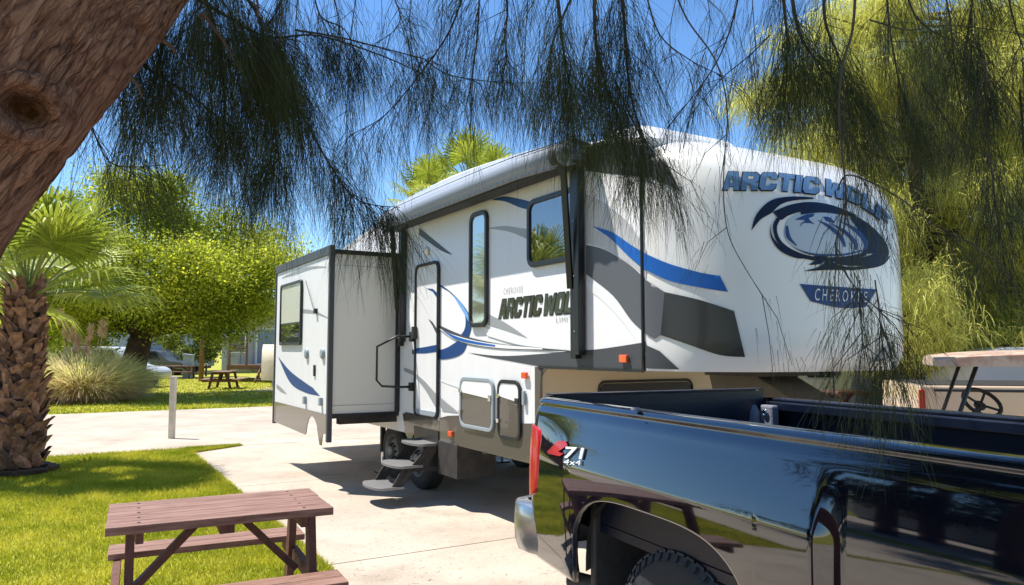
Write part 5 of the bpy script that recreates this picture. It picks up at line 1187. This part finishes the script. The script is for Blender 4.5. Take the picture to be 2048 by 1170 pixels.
p = GP(262, 756); t = thing('yard_stake', 'weathered wooden stake beside the leaning trunk', 'stake', (p.x+6.8, p.y-14, 0)); mb = MB(); mb.box((-.08, -.06, 0), (.10, .06, 1.5)); mb.build('post', 'postwhite', t, bevel=.01)
t = thing('utility_pole', 'brown wooden pole left of the mobile home deck', 'pole', (-16.9, 41, 0)); mb = MB(); mb.tube([(0,0,0),(0,0,5)], [.13,.10], 10); mb.build('shaft', 'deckwood', t, smooth=True); mb = MB(); mb.box((-.4, -.05, 4.6), (.4, .05, 4.7)); mb.build('crossbar', 'deckwood', t)
def car(label, loc, rz, paint, h=1.7, L=4.6, group=None):
    t = thing('parked_car', label, 'car', loc, rz, group); Wd = 1.8
    pr = spl([(0, .45), (-.02, .85), (.25, 1.02), (.45, h-.12), (.8, h), (2.4, h), (2.9, h-.12), (3.5, 1.05), (L-.3, .92), (L, .7), (L, .4)], 3)
    mb = MB(); mb.prism(pr, 0, Wd); mb.build('body', paint, t, bevel=.05)
    for x0, x1 in ((.75, 1.7), (1.8, 2.75)):
        mb = MB(); mb.prism([(x0, 1.08), (x0+.02, h-.14), (x1, h-.14), (x1+(.3 if x1 > 2 else 0), 1.08)], -.012, -.002); mb.build('side_window', 'darkglass', t)
    for y, s_ in ((.05, -1), (Wd-.05, 1)):
        for x in (.95, L-1.0): wheel(x, y, .34, .22, t, side=s_, n=20)
    mb = MB(); mb.box((L-.06, .1, .62), (L+.02, .5, .78)); mb.build('headlight', 'pwhite', t, bevel=.02)
    return t
M['greycar'] = mat('grey_car_paint', (.10, .11, .13), .25, coat=.8); M['whitecar'] = mat('white_car_paint', (.60, .60, .61), .3, coat=.6)
p = DP(226, 700, 50); car('dark grey parked car under the trees behind the leaning trunk', (p.x, p.y, 0), R(5), 'greycar', group=None)
p = DP(108, 700, 34); car('white parked car behind the pampas grass', (p.x, p.y, 0), R(-4), 'whitecar', h=1.85)
broad_tree('dark bushy shrub between the far trailer and the mobile home', (-20.3, 47, 0), 3.6, 2.1, (.1, 0), 9000, .10, 'leafdark', .12, name='shrub', nb=20, crown_lo=.15)
broad_tree('low dark shrub in front of the far white trailer', (-27.5, 46, 0), 3.0, 2.4, (.1, 0), 9000, .10, 'leafdark', .12, name='shrub', nb=20, crown_lo=.15)
# ---------------------------------------------------------------- background right: tan pickup, golf cart, cover, table, trailers
def tan_pickup():
    o = GP(1838, 1000); 
    t = thing('tan_pickup_truck', 'tan pickup truck with red tail lamp parked behind the golf cart', 'pickup truck', (4.95, 9.15, 0), R(-13))
    mb = MB(); pr = [(0, .62), (0, 1.27), (2.0, 1.27), (2.04, 1.25), (2.1, 1.72), (2.3, 1.80), (3.3, 1.80), (4.1, 1.28), (5.2, 1.15), (5.3, .6), (4.95, .58)]
    for a in np.linspace(0, math.pi, 11): pr.append((4.5 + .42*math.cos(a), .56 + .36*math.sin(a)))
    for a in np.linspace(0, math.pi, 11): pr.append((1.05 + .42*math.cos(a), .56 + .36*math.sin(a)))
    mb.prism(pr, 0, 1.85); mb.build('body', 'tanpaint', t, bevel=.04)
    for y, s in ((.08, -1), (1.77, 1)):
        for x in (1.05, 4.5): wheel(x, y, .37, .24, t, side=s, n=24)
    for y in (-.012,): mb = MB(); mb.prism(rrect(-.02, .05, .90, 1.22, .02), y, y+.06); mb.build('tail_lamp', 'redlens', t, bevel=.01)
    mb = MB(); mb.box((-.14, .05, .50), (-.01, 1.8, .68)); mb.build('bumper', 'chrome', t, bevel=.02)
    for x0, x1 in ((2.2, 2.75), (2.82, 3.6)): mb = MB(); mb.prism([(x0, 1.30), (x0+.05, 1.72), (x1-(.35 if x1 > 3 else 0), 1.72), (x1, 1.30)], -.008, -.003); mb.build('side_window', 'darkglass', t)
    mb = MB(); mb.box((.15, -.006, 1.20), (2.0, -.002, 1.23)); mb.build('rub_strip', 'blackp', t)
    mb = MB(); mb.box((.1, .1, 1.272), (1.95, 1.75, 1.278)); mb.build('bed_opening', 'blackp', t)
tan_pickup()
def golf_cart():
    gx = DP(1935, 700, 6.9); t = thing('golf_cart', 'golf cart with cream roof and black steering wheel beside the tan pickup', 'golf cart', (gx.x, gx.y, 0), R(-24))
    # local x points right along the cart, towards its rear
    mb = MB(); rows = []
    for x in np.linspace(-.32, 1.65, 12):
        e = .05*math.sin(max(0, min(1, (x+.32)/1.97))*math.pi)**.6
        rows.append([(x, y, 1.60 + .09*math.sin(max(0.02, (y+.6)/1.2)*math.pi)**.5*.6 + e) for y in np.linspace(-.6, .6, 9)])
    mb.grid(rows); rows2 = [[(p[0], p[1], 1.56) for p in r_] for r_ in rows]; mb.grid(rows2)
    mb.grid([rows[0], rows2[0]]); mb.grid([rows[-1], rows2[-1]]); mb.grid([[r_[0] for r_ in rows], [r_[0] for r_ in rows2]]); mb.grid([[r_[-1] for r_ in rows], [r_[-1] for r_ in rows2]])
    mb.build('roof', 'cartroof', t, auto=50)
    for y in (-.52, .52):
        mb = MB(); mb.tube([(.0, y, 1.58), (-.30, y, .72)], .018, 8); mb.build('roof_post', 'black', t, smooth=True)
        mb = MB(); mb.tube([(1.45, y, 1.58), (1.5, y, .80)], .018, 8); mb.build('roof_post', 'greybox', t, smooth=True)
    mb = MB(); mb.prism(spl([(-.75, .35), (-.72, .55), (-.45, .78), (-.22, .82), (-.15, .55), (-.1, .30)], 4) + [(.7, .28), (.75, .55), (1.75, .6), (1.8, .35), (.9, .24), (-.3, .22)], -.55, .55); mb.build('body', 'tanpaint', t, bevel=.03)
    mb = MB(); mb.box((.75, -.5, .6), (1.25, .5, .75)); s_ = mb.build('seat', 'canvas', t, bevel=.04); mb = MB(); mb.box((1.22, -.5, .75), (1.32, .5, 1.15)); mb.build('seat_back', 'canvas', s_, bevel=.04)
    mb = MB(); mb.tube([(-.29, -.5, .80), (-.29, .5, .80)], .012, 6); mb.build('windscreen_rail', 'greybox', t); mb = MB(); mb.box((-.10, -.5, .95), (-.04, .5, 1.05)); mb.build('dash', 'tanpaint', t, bevel=.02)
    w_ = MB(); c = Vector((.06, -.25, 1.24)); ax = Vector((.35, -.62, .70)).normalized(); u = ax.cross(Vector((0, 1, 0))).normalized(); v = ax.cross(u)
    w_.tube([c + (u*math.cos(a) + v*math.sin(a))*.155 for a in np.linspace(0, 2*math.pi, 25)], .017, 8, cap=False); sw_ = w_.build('steering_wheel', 'blackp', t, smooth=True)
    h_ = MB(); h_.tube([c - u*.15, c - ax*.03, c + u*.15], .012, 6); h_.tube([c - v*.15, c - ax*.03, c + v*.15], .012, 6); h_.lathe(tuple(c - ax*.05), tuple(ax), [(.05, 0), (.05, .02), (.03, .03), (0, .03)], 12); h_.tube([c - ax*.04, c - ax*.62], .02, 8); h_.build('steering_column', 'blackp', sw_)
    for x in (-.42, 1.3):
        for y, s in ((-.5, -1), (.5, 1)): wheel(x, y, .23, .18, t, side=s, n=20)
golf_cart()
t = thing('covered_trailer', 'low trailer under a dark grey cover behind the trailer nose', 'covered trailer', (9.3, 17.0, 0), R(-8)); t.scale = (.45, .8, .95)
mb = MB(); mb.grid([[(x, y, z) for (x, z) in zip((-3.2, -2.9, -1.2, 0.2, 1.6, 2.0), (.5+0*k, 1.25, 1.75-.1*k, 1.45, 1.1, .45))] for k, y in enumerate((-.9, -.4, .4, .9))]); mb.prism([(-3.2, .45), (-2.9, 1.24), (-1.2, 1.7), (.2, 1.42), (1.6, 1.05), (2.0, .42)], -.89, .89); mb.build('cover', 'tarp', t)
for x in (-1.5, .6): wheel(x, -.8, .3, .2, t, side=-1, n=18)
trailer('bluish white trailer seen under the front overhang of the big trailer', (6.2, 20.5, 0), R(3), 4.4, H=2.2, stripe='rvblue')
trailer('white trailer with awning frame seen through the golf cart', (8.0, 13.0, 0), R(-10), 5.5, H=1.75, z0=.35, stripe='greybox')
q = copy_tree(pt); p = DP(1712, 700, 16.8); q.location = (p.x, p.y, .006); q.rotation_euler = (0, 0, R(8)); q.scale = (1.15, 1, 1.05); q['label'] = 'pinkish brown picnic table behind the pickup bed near the trailer nose'; q['group'] = 'brown picnic tables'
